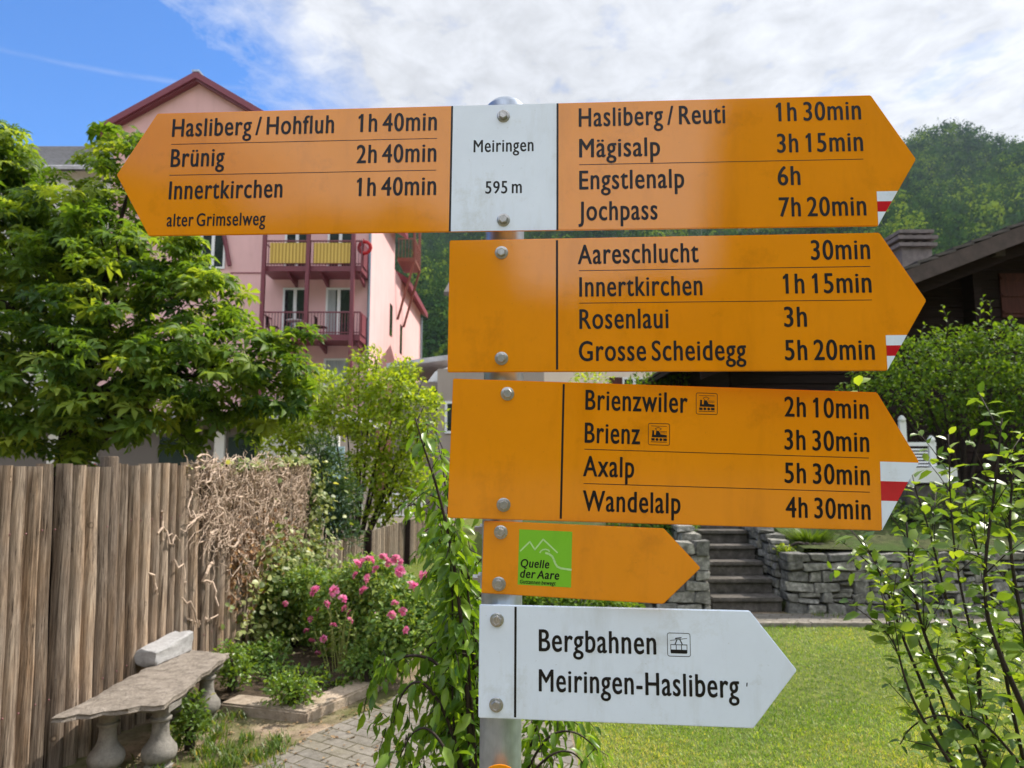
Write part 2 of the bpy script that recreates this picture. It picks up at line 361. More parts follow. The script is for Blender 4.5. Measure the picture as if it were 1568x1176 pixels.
def scatter(name, mat, parent, tpl, pos, dirs, ups, size, tint, kind=None, local=False):
    """One mesh of many leaves: pos, dirs (leaf axis), ups (approximate normals), size arrays."""
    v, f = tpl; n = len(pos)
    pos = np.asarray(pos, float); X = unit(np.asarray(dirs, float)); Z = np.asarray(ups, float)
    Y = unit(np.cross(Z, X)); Z = np.cross(X, Y); size = np.broadcast_to(np.asarray(size, float), (n,))
    W = pos[:, None, :] + size[:, None, None] * (v[None, :, 0:1] * X[:, None] + v[None, :, 1:2] * Y[:, None] + v[None, :, 2:3] * Z[:, None])
    W = W.reshape(-1, 3); nv = len(v)
    tv = np.concatenate([np.array(q) for q in f]); cnt = np.array([len(q) for q in f])
    loops = (tv[None] + (np.arange(n) * nv)[:, None]).ravel().astype(np.int32)
    tot = np.tile(cnt, n); start = np.concatenate([[0], np.cumsum(tot)[:-1]]).astype(np.int32)
    loc = (0, 0, 0)
    if parent: W = W - wloc(parent)
    elif not local:
        b = np.array([W[:, 0].mean(), W[:, 1].mean(), W[:, 2].min()]); W = W - b; loc = b
    me = bpy.data.meshes.new(name); me.vertices.add(len(W)); me.vertices.foreach_set('co', W.astype(np.float32).ravel())
    me.loops.add(len(loops)); me.loops.foreach_set('vertex_index', loops)
    me.polygons.add(len(tot)); me.polygons.foreach_set('loop_start', start)
    try: me.polygons.foreach_set('loop_total', tot.astype(np.int32))
    except Exception: pass
    me.update(calc_edges=True); me.materials.append(mat)
    a = me.attributes.new('tint', 'FLOAT', 'FACE'); a.data.foreach_set('value', np.repeat(np.broadcast_to(tint, (n,)), len(f)).astype(np.float32))
    o = link(name, me, parent, loc)
    if kind: o['kind'] = kind
    return o
def rdir(n): return unit(rng.normal(size=(n, 3)))

G_CHEST = leafmat('chestnut leaf', [(0, (.035, .082, .016)), (.5, (.11, .195, .03)), (1, (.27, .35, .06))], .52, rough=.5, spec=.25)
G_LIGHT = leafmat('yellow green leaf', [(0, (.12, .20, .02)), (.5, (.25, .35, .03)), (1, (.40, .47, .06))], .48)
G_BUSH = leafmat('shrub leaf', [(0, (.05, .11, .022)), (.5, (.13, .22, .03)), (1, (.27, .37, .05))], .42, rough=.35, spec=.5)
G_VINE = leafmat('drooping shrub leaf', [(0, (.04, .10, .012)), (.5, (.10, .20, .018)), (1, (.20, .32, .03))], .42, rough=.35, spec=.45)
G_HEDGE = leafmat('hedge leaf', [(0, (.04, .09, .014)), (.5, (.10, .18, .022)), (1, (.21, .30, .04))], .42, rough=.6, spec=.15)
G_BLUE = leafmat('blue green needle', [(0, (.025, .06, .03)), (1, (.07, .13, .07))], .3)
G_ROSE = leafmat('rose leaf', [(0, (.04, .10, .022)), (.5, (.11, .20, .04)), (1, (.28, .36, .08))], .38)
G_IVY = leafmat('variegated ivy leaf', [(0, (.05, .09, .02)), (.5, (.17, .22, .06)), (1, (.46, .48, .22))], .35)
G_GRASS = leafmat('lawn blade', [(0, (.05, .12, .012)), (.4, (.15, .28, .022)), (.75, (.29, .39, .05)), (1, (.46, .43, .17))], .5, patch=(1.3, (1.25, 1.05, .9)))
G_TUFT = leafmat('wild grass blade', [(0, (.05, .10, .015)), (.7, (.11, .18, .03)), (1, (.33, .28, .14))], .45)
G_FOREST = leafmat('hillside foliage', [(0, (.010, .032, .012)), (.5, (.04, .095, .016)), (1, (.22, .31, .025))], .15, rough=1, spec=0)
M['petal'] = leafmat('pink rose petal', [(0, (.72, .13, .34)), (.5, (.80, .24, .46)), (1, (.85, .42, .58))], .35, (1.1, 1.0, 1.0))
M['geranium'] = leafmat('red geranium petal', [(0, (.5, .02, .03)), (1, (.65, .08, .10))], .3, (1.2, 1, 1))

# ================================================================== SETTING
def structure(o): return tag(o, kind='structure')
def groundmat(name, cols, scale, bump=.5, grass=None):
    m, nt, b = newmat(name); T = NT(nt)
    n = T.noise(scale, 9, .7); n2 = T.noise(scale * .17, 4, .6); n3 = T.noise(scale * 9, 3, .7)
    c = T.ramp(n, [(.3, cols[0]), (.5, cols[1]), (.72, cols[2])])
    if grass: c = T.mix(T.ramp(n2, [(.45, (0, 0, 0)), (.58, (1, 1, 1))]), c, T.ramp(n, [(.3, tuple(x * .6 for x in grass)), (.7, grass)]))
    c = T.mix(T.ramp(n3, [(.55, (0, 0, 0)), (.7, (.7, .7, .7))]), c, tuple(x * .55 for x in cols[0]))
    T.link(c, b.inputs['Base Color']); b.inputs['Roughness'].default_value = .95; b.inputs['Specular IOR Level'].default_value = .15
    T.bump(T.math('ADD', n, T.math('MULTIPLY', n3, .6)), bump, .03, b); return m
M['soil'] = groundmat('dry soil', [(.12, .088, .06), (.27, .205, .145), (.42, .33, .24)], 9, .7, (.13, .13, .05))
M['lawnbase'] = groundmat('lawn turf', [(.05, .07, .015), (.11, .14, .03), (.24, .23, .08)], 12, .6)
M['hill'] = groundmat('wooded slope', [(.015, .03, .01), (.03, .055, .014), (.05, .08, .02)], .05, .2)
def brickmat(name, a, bcol, mort, w=.2, h=.1, rot=0):
    m, nt, b = newmat(name); T = NT(nt)
    mp = nt.nodes.new('ShaderNodeMapping'); mp.inputs['Rotation'].default_value = (0, 0, rot); T.link(T.co, mp.inputs[0])
    wob = nt.nodes.new('ShaderNodeMix'); wob.data_type = 'VECTOR'; wob.inputs[0].default_value = .012
    nz = nt.nodes.new('ShaderNodeTexNoise'); nz.inputs['Scale'].default_value = 9; T.link(mp.outputs[0], nz.inputs['Vector'])
    T.link(mp.outputs[0], wob.inputs[4]); T.link(nz.outputs['Color'], wob.inputs[5])
    k = nt.nodes.new('ShaderNodeTexBrick'); k.inputs['Scale'].default_value = 1; k.inputs['Brick Width'].default_value = w; k.inputs['Row Height'].default_value = h
    k.inputs['Mortar Size'].default_value = .006; k.inputs['Mortar Smooth'].default_value = .4
    k.inputs['Color1'].default_value = (*a, 1); k.inputs['Color2'].default_value = (*bcol, 1); k.inputs['Mortar'].default_value = (*mort, 1)
    T.link(wob.outputs[1], k.inputs['Vector'])
    n = T.noise(18, 8, .75); n2 = T.noise(2.2, 5, .65); n3 = T.noise(90, 3, .6)
    c = T.mix(1, k.outputs['Color'], T.ramp(n, [(.3, (.62, .6, .58)), (.7, (1.3, 1.28, 1.25))]), 'MULTIPLY')
    c = T.mix(T.ramp(n2, [(.45, (0, 0, 0)), (.7, (.6, .6, .6))]), c, T.mix(1, c, (.72, .70, .52), 'MULTIPLY'))
    c = T.mix(T.ramp(n3, [(.6, (0, 0, 0)), (.75, (.5, .5, .5))]), c, tuple(x * 1.7 for x in a))
    T.link(c, b.inputs['Base Color']); b.inputs['Roughness'].default_value = .93; b.inputs['Specular IOR Level'].default_value = .2
    T.bump(T.math('ADD', T.math('MULTIPLY', T.math('SUBTRACT', 1., k.outputs['Fac']), 1.), T.math('MULTIPLY', n, .5)), .6, .012, b); return m
M['paving'] = brickmat('worn block paving', (.20, .185, .165), (.155, .145, .13), (.085, .075, .05), rot=.55)
M['paving2'] = brickmat('wall foot paving', (.23, .205, .18), (.19, .17, .15), (.10, .09, .07))

def sheet(name, poly, z, mat):
    mb = MB(); mb.add([(x, y, z) for x, y in poly], [tuple(range(len(poly)))]); o = obj(name, mb, mat, fix=False)
    if o.data.polygons[0].normal.z < 0: o.data.flip_normals()
    return structure(o)
# ground: one sheet to the horizon
sheet('ground', [(-1400, -1400), (1400, -1400), (1400, 1400), (-1400, 1400)], 0, M['soil'])
g = lambda x, y: tuple(at(x, y, z=0)[:2])
path_left = [(-1.75, 2.2), g(390, 1176), g(480, 1125), g(590, 1078), g(650, 1030), (-.72, 6.2)]
sheet('path', path_left + [(-.2, 6.25), (-.2, 8.3), (9.5, 8.3), (9.5, 7.70), (.35, 7.70), (.38, 1.2), (-1.75, 1.2)], .004, M['paving'])
mbl = MB()
mbl.add([(.38, -3, .004), (12, -3, .004), (12, 7.60, .004), (.38, 7.60, .004)], [(0, 1, 2, 3)])
mbl.add([(-1.85, 6.32, .004), (-.22, 6.32, .004), (-.22, 8.1, .004), (-.3, 24, .004), (-2.4, 24, .004)], [(0, 1, 2, 3, 4)])
structure(obj('lawn', mbl, M['lawnbase'], fix=False))
sheet('paved_yard', [(-6.5, 15.5), (-2.2, 15.5), (-1.2, 26), (-9, 26)], .006, M['paving2'])

# terraced ground behind the garden wall
mt = MB()
xs = [-.1, 1.0, 2.0, 2.25, 3.12, 3.4, 4.5, 6, 9, 16]; ys = [8.42, 8.8, 9.4, 10.3, 13, 24]
def tz(x, y):
    z = np.interp(y, ys, [.70, .76, .88, 1.0, 1.02, 1.1])
    if 2.2 < x < 3.2 and y < 10.2: z = -.02
    return z + .02 * math.sin(3 * x + 5 * y)
vs = [(x, y, tz(x, y)) for y in ys for x in xs]; nx = len(xs)
mt.add(vs, [(j * nx + i, j * nx + i + 1, (j + 1) * nx + i + 1, (j + 1) * nx + i) for j in range(len(ys) - 1) for i in range(nx - 1)])
structure(obj('terrace', mt, groundmat('planted terrace soil', [(.03, .035, .015), (.06, .07, .025), (.11, .11, .05)], 9, .7, (.06, .10, .02)), fix=False))

# valley sides all round; unseen ridge behind the camera shaped for sign reflections
def ridge(az):     # tangent of the skyline elevation by azimuth (degrees from +Y)
    return np.interp(az, [-180, -172, -170.5, -150, -120, -90, -60, -38, -25, -10, 0, 15, 25, 29.6, 33, 37.1, 42, 55, 75, 90, 120, 150, 170.5, 172.5, 180],
                     [.25, .27, .36, .37, .40, .30, .24, .25, .30, .36, .40, .44, .435, .420, .392, .366, .34, .32, .30, .30, .40, .56, .55, .28, .25])
def hz(r, az):
    R0, R1 = 130., 640.
    t = np.clip((r - R0) / (R1 - R0), 0, 1); base = ridge(az) * R1 * (t ** 1.15)
    return base + t * (9 * np.sin(az * .35 + r * .013) + 6 * np.sin(az * .83 - r * .021)) - np.clip(r - R1, 0, None) * .15
mh = MB(); azs = np.arange(-180, 180, 1.); rs = np.array([125, 150, 180, 220, 260, 310, 360, 420, 480, 540, 600, 640, 700, 820.])
vs = [(r * math.sin(R(a)), r * math.cos(R(a)), hz(r, a) - (.5 if r < 130 else 0)) for r in rs for a in azs]; n = len(azs)
mh.add(vs, [(j * n + i, j * n + (i + 1) % n, (j + 1) * n + (i + 1) % n, (j + 1) * n + i) for j in range(len(rs) - 1) for i in range(n)])
structure(obj('hills', mh, M['hill'], smooth=True))

# the wood on the slope in front: one mass of many crowns
P, D, U, S, TT = [], [], [], [], []
def forest_tree(x, y, z, h, conifer, k, tb):
    if conifer:
        t = rng.uniform(0, 1, k) ** .8; a = rng.uniform(0, 6.283, k); rad = .17 * h * (1 - t) * rng.uniform(.55, 1.1, k) + .1
        p = np.stack([x + rad * np.cos(a), y + rad * np.sin(a), z + h * (.08 + .94 * t)], 1)
        d = np.stack([np.cos(a), np.sin(a), -.55 + 0 * a], 1); u = np.stack([.3 * np.cos(a), .3 * np.sin(a), 1 + 0 * a], 1); s = .15 * h * (1.05 - .8 * t)
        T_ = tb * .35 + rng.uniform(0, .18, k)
    else:
        nl = 6; c = rng.normal(size=(nl, 3)) * np.array([.2, .2, .17]) * h + np.array([0, 0, .58 * h]); rl = rng.uniform(.17, .29, nl) * h
        i = rng.integers(0, nl, k); n_ = rdir(k); n_[:, 2] = np.abs(n_[:, 2]) * 1.0 - .25; n_ = unit(n_)
        p = c[i] + n_ * rl[i][:, None] * rng.uniform(.8, 1.08, k)[:, None] + np.array([x, y, z])
        d = unit(np.cross(n_, rdir(k))); u = n_ + .22 * rdir(k); s = rng.uniform(.10, .16, k) * h
        T_ = np.clip(tb + rng.uniform(-.1, .1, k), 0, 1)
    P.append(p); D.append(d); U.append(u); S.append(s); TT.append(T_)
cnt = 0
while cnt < 8200:
    az = rng.uniform(-12, 41); r = 140 + 520 * rng.uniform(0, 1) ** .75
    if r > 645: continue
    if not (az > 24 or az < 8) and rng.uniform() < .65: continue
    x, y = r * math.sin(R(az)), r * math.cos(R(az)); z = hz(r, az)
    con = rng.uniform() < (.75 if az < 5 else (.50 if r < 430 else .12))  # extra dark conifers low on the slope stand in for a cloud shadow
    patch = .5 + .5 * math.sin(az * .55 + 1.3) * math.sin(r * .017 + az * .2)
    k = int(np.clip(24000 / r, 40, 140))
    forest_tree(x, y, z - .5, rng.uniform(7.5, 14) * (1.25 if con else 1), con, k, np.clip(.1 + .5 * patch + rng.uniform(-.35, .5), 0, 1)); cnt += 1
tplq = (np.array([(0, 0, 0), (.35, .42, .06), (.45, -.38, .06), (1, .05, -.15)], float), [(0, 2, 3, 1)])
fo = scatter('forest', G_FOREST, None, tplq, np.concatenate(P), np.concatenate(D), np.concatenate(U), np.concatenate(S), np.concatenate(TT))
tag(fo, 'mixed woodland covering the steep mountainside behind the houses', 'forest', kind='stuff')

# ================================================================== BUILDINGS
def window(parent, x0, x1, z0, z1, y, mull=1, cross=False, mat='glass', fw=.09, curtain=False):
    f = MB(); d = .06
    f.box(x0, x0 + fw, y - d, y, z0, z1); f.box(x1 - fw, x1, y - d, y, z0, z1)
    f.box(x0 + fw, x1 - fw, y - d, y, z1 - fw, z1); f.box(x0 + fw, x1 - fw, y - d, y, z0, z0 + fw)
    for i in range(mull):
        c = x0 + (x1 - x0) * (i + 1) / (mull + 1); f.box(c - fw * .75, c + fw * .75, y - d - .01, y - .005, z0 + fw, z1 - fw)
    if cross: f.box(x0 + fw, x1 - fw, y - d - .015, y - .01, z1 - (z1 - z0) * .32, z1 - (z1 - z0) * .32 + fw * .8)
    w = obj('window', f, M['frame_white'], parent)
    p = MB(); p.box(x0 + fw, x1 - fw, y - .025, y - .012, z0 + fw, z1 - fw); obj('pane', p, M[mat], w)
    if curtain:
        q = MB(); q.box(x0 + fw, x0 + fw + (x1 - x0) * .3, y - .035, y - .027, z0 + fw, z1 - fw); obj('curtain', q, M['curtain'], w)
    return w

# ---- the pink house with balconies
YF = 30.0
ap = at(305, 126, YF); xl = at(152, 200, YF)[0]; xr = at(567, 365, YF)[0]; slope = .60
zl = ap[2] - slope * (ap[0] - xl); zr = ap[2] - slope * (xr - ap[0])
ph = thing('pink_house', 'tall pink rendered house with oxblood gable roof and two red balconies', 'house', (ap[0], YF, 0))
mb = MB(); mb.prism([(xl + .7, 0), (xr, 0), (xr, zr), (ap[0], ap[2]), (xl + .7, zl + .42)], lambda u, v, k: (u, YF + 6.4 * k, v)); obj('wall', mb, M['pink'], ph)
mb = MB(); ov = .4
def slab(mb, xa, za, xb, zb, y0, y1, t):
    mb.prism([(xa, za), (xb, zb), (xb, zb + t), (xa, za + t)], lambda u, v, k: (u, y0 + (y1 - y0) * k, v))
slab(mb, xl, zl, ap[0], ap[2] + .004, YF - ov, YF + 6.6, .30); slab(mb, ap[0], ap[2] + .004, xr + .65, zr - slope * .65, YF - ov, YF + 6.6, .30)
rf = obj('roof', mb, M['roof_red'], ph)
mb = MB(); mb.box(ap[0] - .16, ap[0] + .16, YF - ov - .02, YF + 6.6, ap[2] + .27, ap[2] + .36); obj('ridge_cap', mb, M['galv'], rf)
mb = MB(); slab(mb, xl + .3, zl + .10, ap[0], ap[2] - .10, YF - .3, YF - .02, .09); slab(mb, ap[0], ap[2] - .10, xr + .3, zr - .26, YF - .3, YF - .02, .09); obj('soffit_board', mb, M['dark_metal'], rf)
mb = MB(); mb.prism([(-15, 0), (xr + .004, 0), (xr + .004, 12.0), (-11, 15)], lambda u, v, k: (u, YF + 6.41 + 10.6 * k, v)); obj('wing_wall', mb, M['pink'], ph)
mb = MB(); slab(mb, -11, 15.1, xr + .45, 11.73, YF + 8.6, YF + 17.4, .35); obj('wing_roof', mb, M['roof_red'], ph)
mb = MB(); mb.tube([(xr + .02, YF - .10, 0), (xr + .02, YF - .10, zr - .2)], .065, 10); obj('downpipe', mb, M['galv'], ph)
mb = MB(); mb.tube([(xr + .12, YF + 16.7, 0), (xr + .12, YF + 16.7, 11.6)], .08, 8); obj('downpipe', mb, M['galv'], ph)
# facade balconies
YB = YF - 1.35
bx0, bx1 = at(400, 440, YB)[0], at(553, 440, YB)[0]
def balcony(py_floor_bot, py_floor_top, py_rail, panels):
    zb, z0, z1 = at(470, py_floor_bot, YB)[2], at(470, py_floor_top, YB)[2], at(470, py_rail, YB)[2]
    mb = MB(); mb.box(bx0, bx1, YB, YF - .003, zb, z0)
    b = obj('balcony', mb, M['dark_metal'], ph)
    r = MB()
    r.tube([(bx0, YF, z1), (bx0, YB, z1), (bx1, YB, z1), (bx1, YF, z1)], .035, 6)
    for x in np.arange(bx0 + .12, bx1, .125): r.box(x - .011, x + .011, YB - .011, YB + .011, z0, z1)
    for y in np.arange(YB + .1, YF, .125): r.box(bx1 - .011, bx1 + .011, y - .011, y + .011, z0, z1)
    r.box(bx0, bx1, YB - .02, YB + .02, z0 + .06, z0 + .10)
    r.box(bx0 - .02, bx0 + .04, YB - .03, YB + .03, z0, z1); r.box(bx1 - .04, bx1 + .02, YB - .03, YB + .03, z0, z1)
    obj('railing', r, M['dark_metal'], b)
    mb = MB(); mb.box(bx1 + .02, bx1 + .05, YB + .1, YF - .5, z0 + .02, z1 - .05); obj('side_screen', mb, M['dark_metal'], b)
    if panels:
        for a, c in ((414, 469), (481, 537)):
            q = MB(); xa, xb = at(a, 388, YB)[0], at(c, 388, YB)[0]; n = 22
            for i in range(n):      # softly pleated canvas
                u0, u1 = xa + (xb - xa) * i / n, xa + (xb - xa) * (i + 1) / n
                q.box(u0, u1 - .004, YB - .06 - .012 * (i % 2), YB - .045, z0 + .10, z1 - .10)
            obj('wind_screen', q, M['awning'], b)
    for k in (438, 488, 546):
        x = at(k, 420, YB)[0]; q = MB(); q.prism([(0, 0), (1.2, 0), (1.2, .12), (0, .35)], lambda u, v, kk: (x + .1 * kk, YF - .004 - u, zb - .35 + (.35 - v if False else .35 - v) * 1.0)); obj('bracket', q, M['dark_metal'], b)
    return z0
zf1 = balcony(415, 407, 369, True); zf0 = balcony(521, 512, 478, False)
for k in (405, 472, 541):
    x = at(k, 430, YB)[0]; mb = MB(); mb.box(x - .075, x + .075, YB - .22, YB - .07, 0, at(k, 330, YB)[2]); obj('post', mb, M['dark_metal'], ph)
for a, c in ((433, 471), (499, 539)):
    xa, xb = at(a, 470, YF)[0], at(c, 470, YF)[0]
    window(ph, xa, xb, zf0 + .02, at(a, 441, YF)[2], YF - .003, 1, curtain=(a == 499))
    window(ph, xa, xb, zf1 + .02, at(a, 335, YF)[2], YF - .003, 1)
    window(ph, xa, xb, at(a, 593, YF)[2], at(a, 549, YF)[2], YF - .003, 0, mat='curtain' if a == 499 else 'glass')
window(ph, at(308, 380, YF)[0], at(346, 380, YF)[0], at(320, 412, YF)[2], at(320, 318, YF)[2], YF - .003, 1, True)
mb = MB(); a, c = at(341, 340, YF), at(353, 408, YF); mb.tube([(a[0], YF - .12, a[2]), (c[0], YF - .12, c[2])], .09, 8); obj('drain_pipe', mb, M['dark_metal'], ph)
mb = MB(); a, c = at(353, 418, YF), at(402, 418, YF); mb.box(a[0], c[0], YF - .03, YF - .002, a[2] - .02, a[2] + .02); obj('ledge', mb, M['roof_red'], ph)
# side balcony with raking braces and slit windows on the sunny side
zs = 12.7
mb = MB(); mb.box(xr + .004, xr + .95, YF + 7.2, YF + 9.6, zs, zs + .18); sb = obj('balcony', mb, M['rust_metal'], ph)
mb = MB()
for y in np.arange(YF + 7.2, YF + 9.61, .2): mb.box(xr + .91, xr + .94, y - .015, y + .015, zs + .18, zs + 1.2)
for x in np.arange(xr + .05, xr + .95, .18): mb.box(x, x + .03, YF + 7.2, YF + 7.23, zs + .18, zs + 1.2)
mb.box(xr + .005, xr + .95, YF + 7.19, YF + 7.24, zs + 1.2, zs + 1.27); mb.box(xr + .89, xr + .95, YF + 7.24, YF + 9.6, zs + 1.2, zs + 1.27); obj('railing', mb, M['rust_metal'], sb)
for y in (7.3, 9.4):
    mb = MB(); mb.tube([(xr + .9, YF + y, zs + 2.6), (xr + .9, YF + y, zs)], .08, 6); obj('post', mb, M['rust_metal'], sb)
    mb = MB(); mb.tube([(xr + .9, YF + y, zs), (xr + .06, YF + y, zs - 3.2)], .07, 6); obj('brace', mb, M['rust_metal'], sb)
for y, z in ((35.2, 8.3), (38.5, 7.9)):
    mb = MB(); mb.box(xr + .006, xr + .03, y, y + .7, z, z + 1.6); obj('window', mb, M['glass'], ph)
# things standing on the balconies
def small_table(x, y, z):
    t = thing('balcony_table', 'small folding table on the lower balcony of the pink house', 'table', (x, y, z))
    mb = MB(); mb.lathe([(.34, .70), (.36, .71), (.36, .73), (.34, .74)], (x, y, z), 16); obj('table_top', mb, M['frame_white'], t)
    for a in (.6, 2.2, 3.8, 5.3):
        mb = MB(); mb.tube([(x + .28 * math.cos(a), y + .28 * math.sin(a), z), (x + .1 * math.cos(a), y + .1 * math.sin(a), z + .7)], .018, 5); obj('leg', mb, M['galv'], t)
small_table(at(452, 490, YF - .6)[0], YF - .62, zf0)
def small_chair(x, y, z, lab):
    t = thing('balcony_chair', lab, 'chair', (x, y, z))
    mb = MB(); mb.box(x - .22, x + .22, y - .22, y + .22, z + .42, z + .46); obj('seat', mb, M['darkwood'], t)
    mb = MB(); mb.rbox((x - .22, y, z + .70), (.03, .42, .42), 0, 0, -.15); obj('backrest', mb, M['darkwood'], t)
    for i in (-1, 1):
        for j in (-1, 1):
            mb = MB(); mb.tube([(x + .19 * i, y + .19 * j, z), (x + .19 * i, y + .19 * j, z + .42)], .016, 5); obj('leg', mb, M['dark_metal'], t)
small_chair(at(418, 490, YF - .6)[0], YF - .62, zf0, 'dark chair left of the small table on the lower balcony')
small_chair(at(492, 490, YF - .6)[0], YF - .62, zf0, 'dark chair in front of the curtained door on the lower balcony')
mb = MB(); c = at(558, 369, YB); a = np.arange(13) * 2 * np.pi / 12
mb.tube(np.stack([c[0] + .25 * np.cos(a), 0 * a + YB + .1, c[2] - .25 + .25 * np.sin(a)], 1), .075, 8)
mb.tube([(c[0] - .02, YB + .1, c[2]), (c[0] - .06, YB + .06, c[2] + .12)], .02, 6)
tag(obj('lifebuoy', mb, M['geranium']), 'small red ring hanging at the right end of the upper balcony', 'ring')

# ---- grey roofed house further left
hx0, hx1, hy = -40, -21.0, 36.
gh = thing('neighbour_house', 'pale house with grey tiled roof rising behind the chestnut tree', 'house', ((hx0 + hx1) / 2, hy, 0))
ze, zr_ = at(60, 262, hy)[2], at(60, 219, hy + 3)[2]
mb = MB(); mb.box(hx0, hx1, hy, hy + 8, 0, ze); obj('wall', mb, M['whitewall'], gh)
mb = MB(); mb.prism([(hy - .6, ze - .15), (hy + 4, zr_), (hy + 8.6, ze - .15), (hy + 8.6, ze + .05), (hy + 4, zr_ + .25), (hy - .6, ze + .05)], lambda u, v, k: (hx0 - .5 + (hx1 - hx0 + 1) * k, u, v)); rr = obj('roof', mb, M['rooftile'], gh)
mb = MB()
for i in range(14):
    t = (i + .5) / 14; y, z = hy - .6 + 4.6 * t, ze + .05 + (zr_ + .2 - ze) * t; mb.rbox(((hx0 + hx1) / 2, y, z + .03), (hx1 - hx0 + .9, .07, .06), rx=math.atan2(zr_ - ze, 4.6))
obj('tile_course', mb, plain('darker roof tile course', (.24, .24, .26), .85, .2, 4), rr)
for i in range(4):
    x = hx0 + 3 + i * 4.4; window(gh, x, x + 1.2, 8.2, 9.8, hy - .003, 1)
# ---- low white annex behind the fence
wy = 19.0
wa = thing('white_annex', 'low white building with dark openings glimpsed under the chestnut boughs', 'building', (-10, wy, 0))
mb = MB(); mb.box(-16, -4.6, wy, wy + 5, 0, 2.9); obj('wall', mb, plaster('grey brown render with painted shade', (.17, .15, .14)), wa)  # shade under the chestnut is put into this dark wall colour
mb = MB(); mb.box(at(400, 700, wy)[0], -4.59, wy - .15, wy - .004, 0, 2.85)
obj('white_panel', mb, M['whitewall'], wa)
for a, c in ((76, 92), (124, 150), (330, 345)): mb = MB(); mb.box(at(a, 700, wy)[0], at(c, 700, wy)[0], wy - .12, wy - .004, 0, 2.6); obj('pillar', mb, M['whitewall'], wa)
mb = MB(); mb.box(-16.3, -4.3, wy - .5, wy + 5.3, 2.903, 3.1); obj('roof', mb, M['rooftile'], wa)
for a, c in ((94, 122), (245, 300), (350, 392)):
    x0, x1 = at(a, 690, wy)[0], at(c, 690, wy)[0]; mb = MB(); mb.box(x0, x1, wy - .05, wy - .003, .1, 2.45); obj('opening', mb, M['glass'], wa)
x0, x1 = at(500, 690, wy)[0], at(530, 690, wy)[0]
mb = MB(); mb.box(x0, x1, wy - .18, wy - .152, .05, 2.2); obj('door', mb, plain('pale blue door', (.42, .60, .66), .5, .05), wa)
for gx in (135, 440):
    p = at(gx, 705, wy - .35); bx = thing('geranium_box', 'window box with red geraniums on the %s of the white annex' % ('left part' if gx < 200 else 'right part'), 'planter', (p[0], wy - .3, 1.3), 'window boxes on the white annex')
    mb = MB(); mb.box(p[0] - .3, p[0] + .3, wy - .34, wy - .10, 1.22, 1.42); obj('trough', mb, M['darkwood'], bx)
    n = 60; q = np.array([p[0], wy - .24, 1.5]) + rng.normal(size=(n, 3)) * np.array([.17, .07, .1])
    scatter('foliage', G_IVY, bx, simple_tpl(.9), q, rdir(n), rdir(n) + [0, 0, 1], .09, rng.uniform(0, .4, n))
    n = 46; q = np.array([p[0], wy - .27, 1.62]) + rng.normal(size=(n, 3)) * np.array([.15, .07, .09])
    scatter('blossoms', M['geranium'], bx, simple_tpl(.9), q, rdir(n), rdir(n), .07, rng.uniform(0, 1, n))
# ---- taupe garage and cream house in the middle distance
gy = 27.
ga = thing('taupe_building', 'grey brown flat roofed building beside the pink house', 'building', (-2.6, gy, 0))
x0, x1, x2 = at(640, 600, gy)[0], at(672, 600, gy)[0], at(692, 600, gy)[0]
zt = at(660, 585, gy)[2]; zt2 = at(680, 568, gy)[2]
mb = MB(); mb.box(x0 - 1, x1, gy, gy + 6, 0, zt); obj('wall', mb, M['taupe'], ga)
mb = MB(); mb.box(x1 + .004, x2 + 3.5, gy - .6, gy + 6, 0, zt2); obj('front_wall', mb, plaster('light taupe render', (.40, .34, .30)), ga)
mb = MB(); mb.prism([(x0 - 1.5, zt + .75), (x2 + .3, zt2 + .75), (x2 + .3, zt2 + .95), (x0 - 1.5, zt + .95)], lambda u, v, k: (u, gy + 1.5 + 5 * k, v)); obj('roof', mb, M['rooftile'], ga)
mb = MB(); xa, xb = at(661, 590, gy)[0], at(673, 590, gy)[0]; mb.prism([(xa - .2, zt + .05), (xb + .1, zt + .05), (xb + .3, zt + .62), (xa + .1, zt + .45)], lambda u, v, k: (u, gy + .3 + .5 * k, v)); obj('roof_light', mb, M['frame_white'], ga)
mb = MB(); mb.box(at(663, 600, gy)[0], at(669, 600, gy)[0], gy - .02, gy - .003, at(660, 625, gy)[2], at(660, 597, gy)[2]); obj('window', mb, M['glass'], ga)
cyy = 33.
ch = thing('cream_house', 'cream rendered house glimpsed between the signs beyond the garden', 'house', (1.3, cyy, 0))
cx0, cx1 = at(700, 575, cyy)[0], at(1010, 575, cyy)[0]; ctop = at(800, 452, cyy)[2]
mb = MB(); mb.box(cx0, cx1, cyy, cyy + 9, 0, ctop); obj('wall', mb, M['cream'], ch)
mb = MB(); mb.prism([(cyy - .7, ctop - .2), (cyy + 4.5, ctop + 2.1), (cyy + 9.7, ctop - .2), (cyy + 9.7, ctop), (cyy + 4.5, ctop + 2.3), (cyy - .7, ctop)], lambda u, v, k: (cx0 - .6 + (cx1 - cx0 + 1.2) * k, u, v)); obj('roof', mb, M['oldtile'], ch)
for i, a in enumerate((742, 835, 953)):
    x = at(a, 580, cyy)[0]; w = window(ch, x, x + 1.1, at(a, 640, cyy)[2], at(a, 592 if i < 2 else 578, cyy)[2], cyy - .003, 1, True)
    if i == 2:
        mb = MB(); mb.box(x - .62, x - .02, cyy - .05, cyy - .004, at(a, 640, cyy)[2], at(a, 578, cyy)[2]); mb.box(x + 1.12, x + 1.72, cyy - .05, cyy - .004, at(a, 640, cyy)[2], at(a, 578, cyy)[2]); obj('shutter', mb, M['redwood'], w)

for i, q in enumerate((-1.6, 1.0, 3.5)): window(ch, q, q + 1.1, ctop - 2.6, ctop - 1.1, cyy - .003, 1, True)
for q in (x2 - .2, x2 + 1.6): window(ga, q, q + 1.0, 2.9, 4.1, gy - .603, 1)
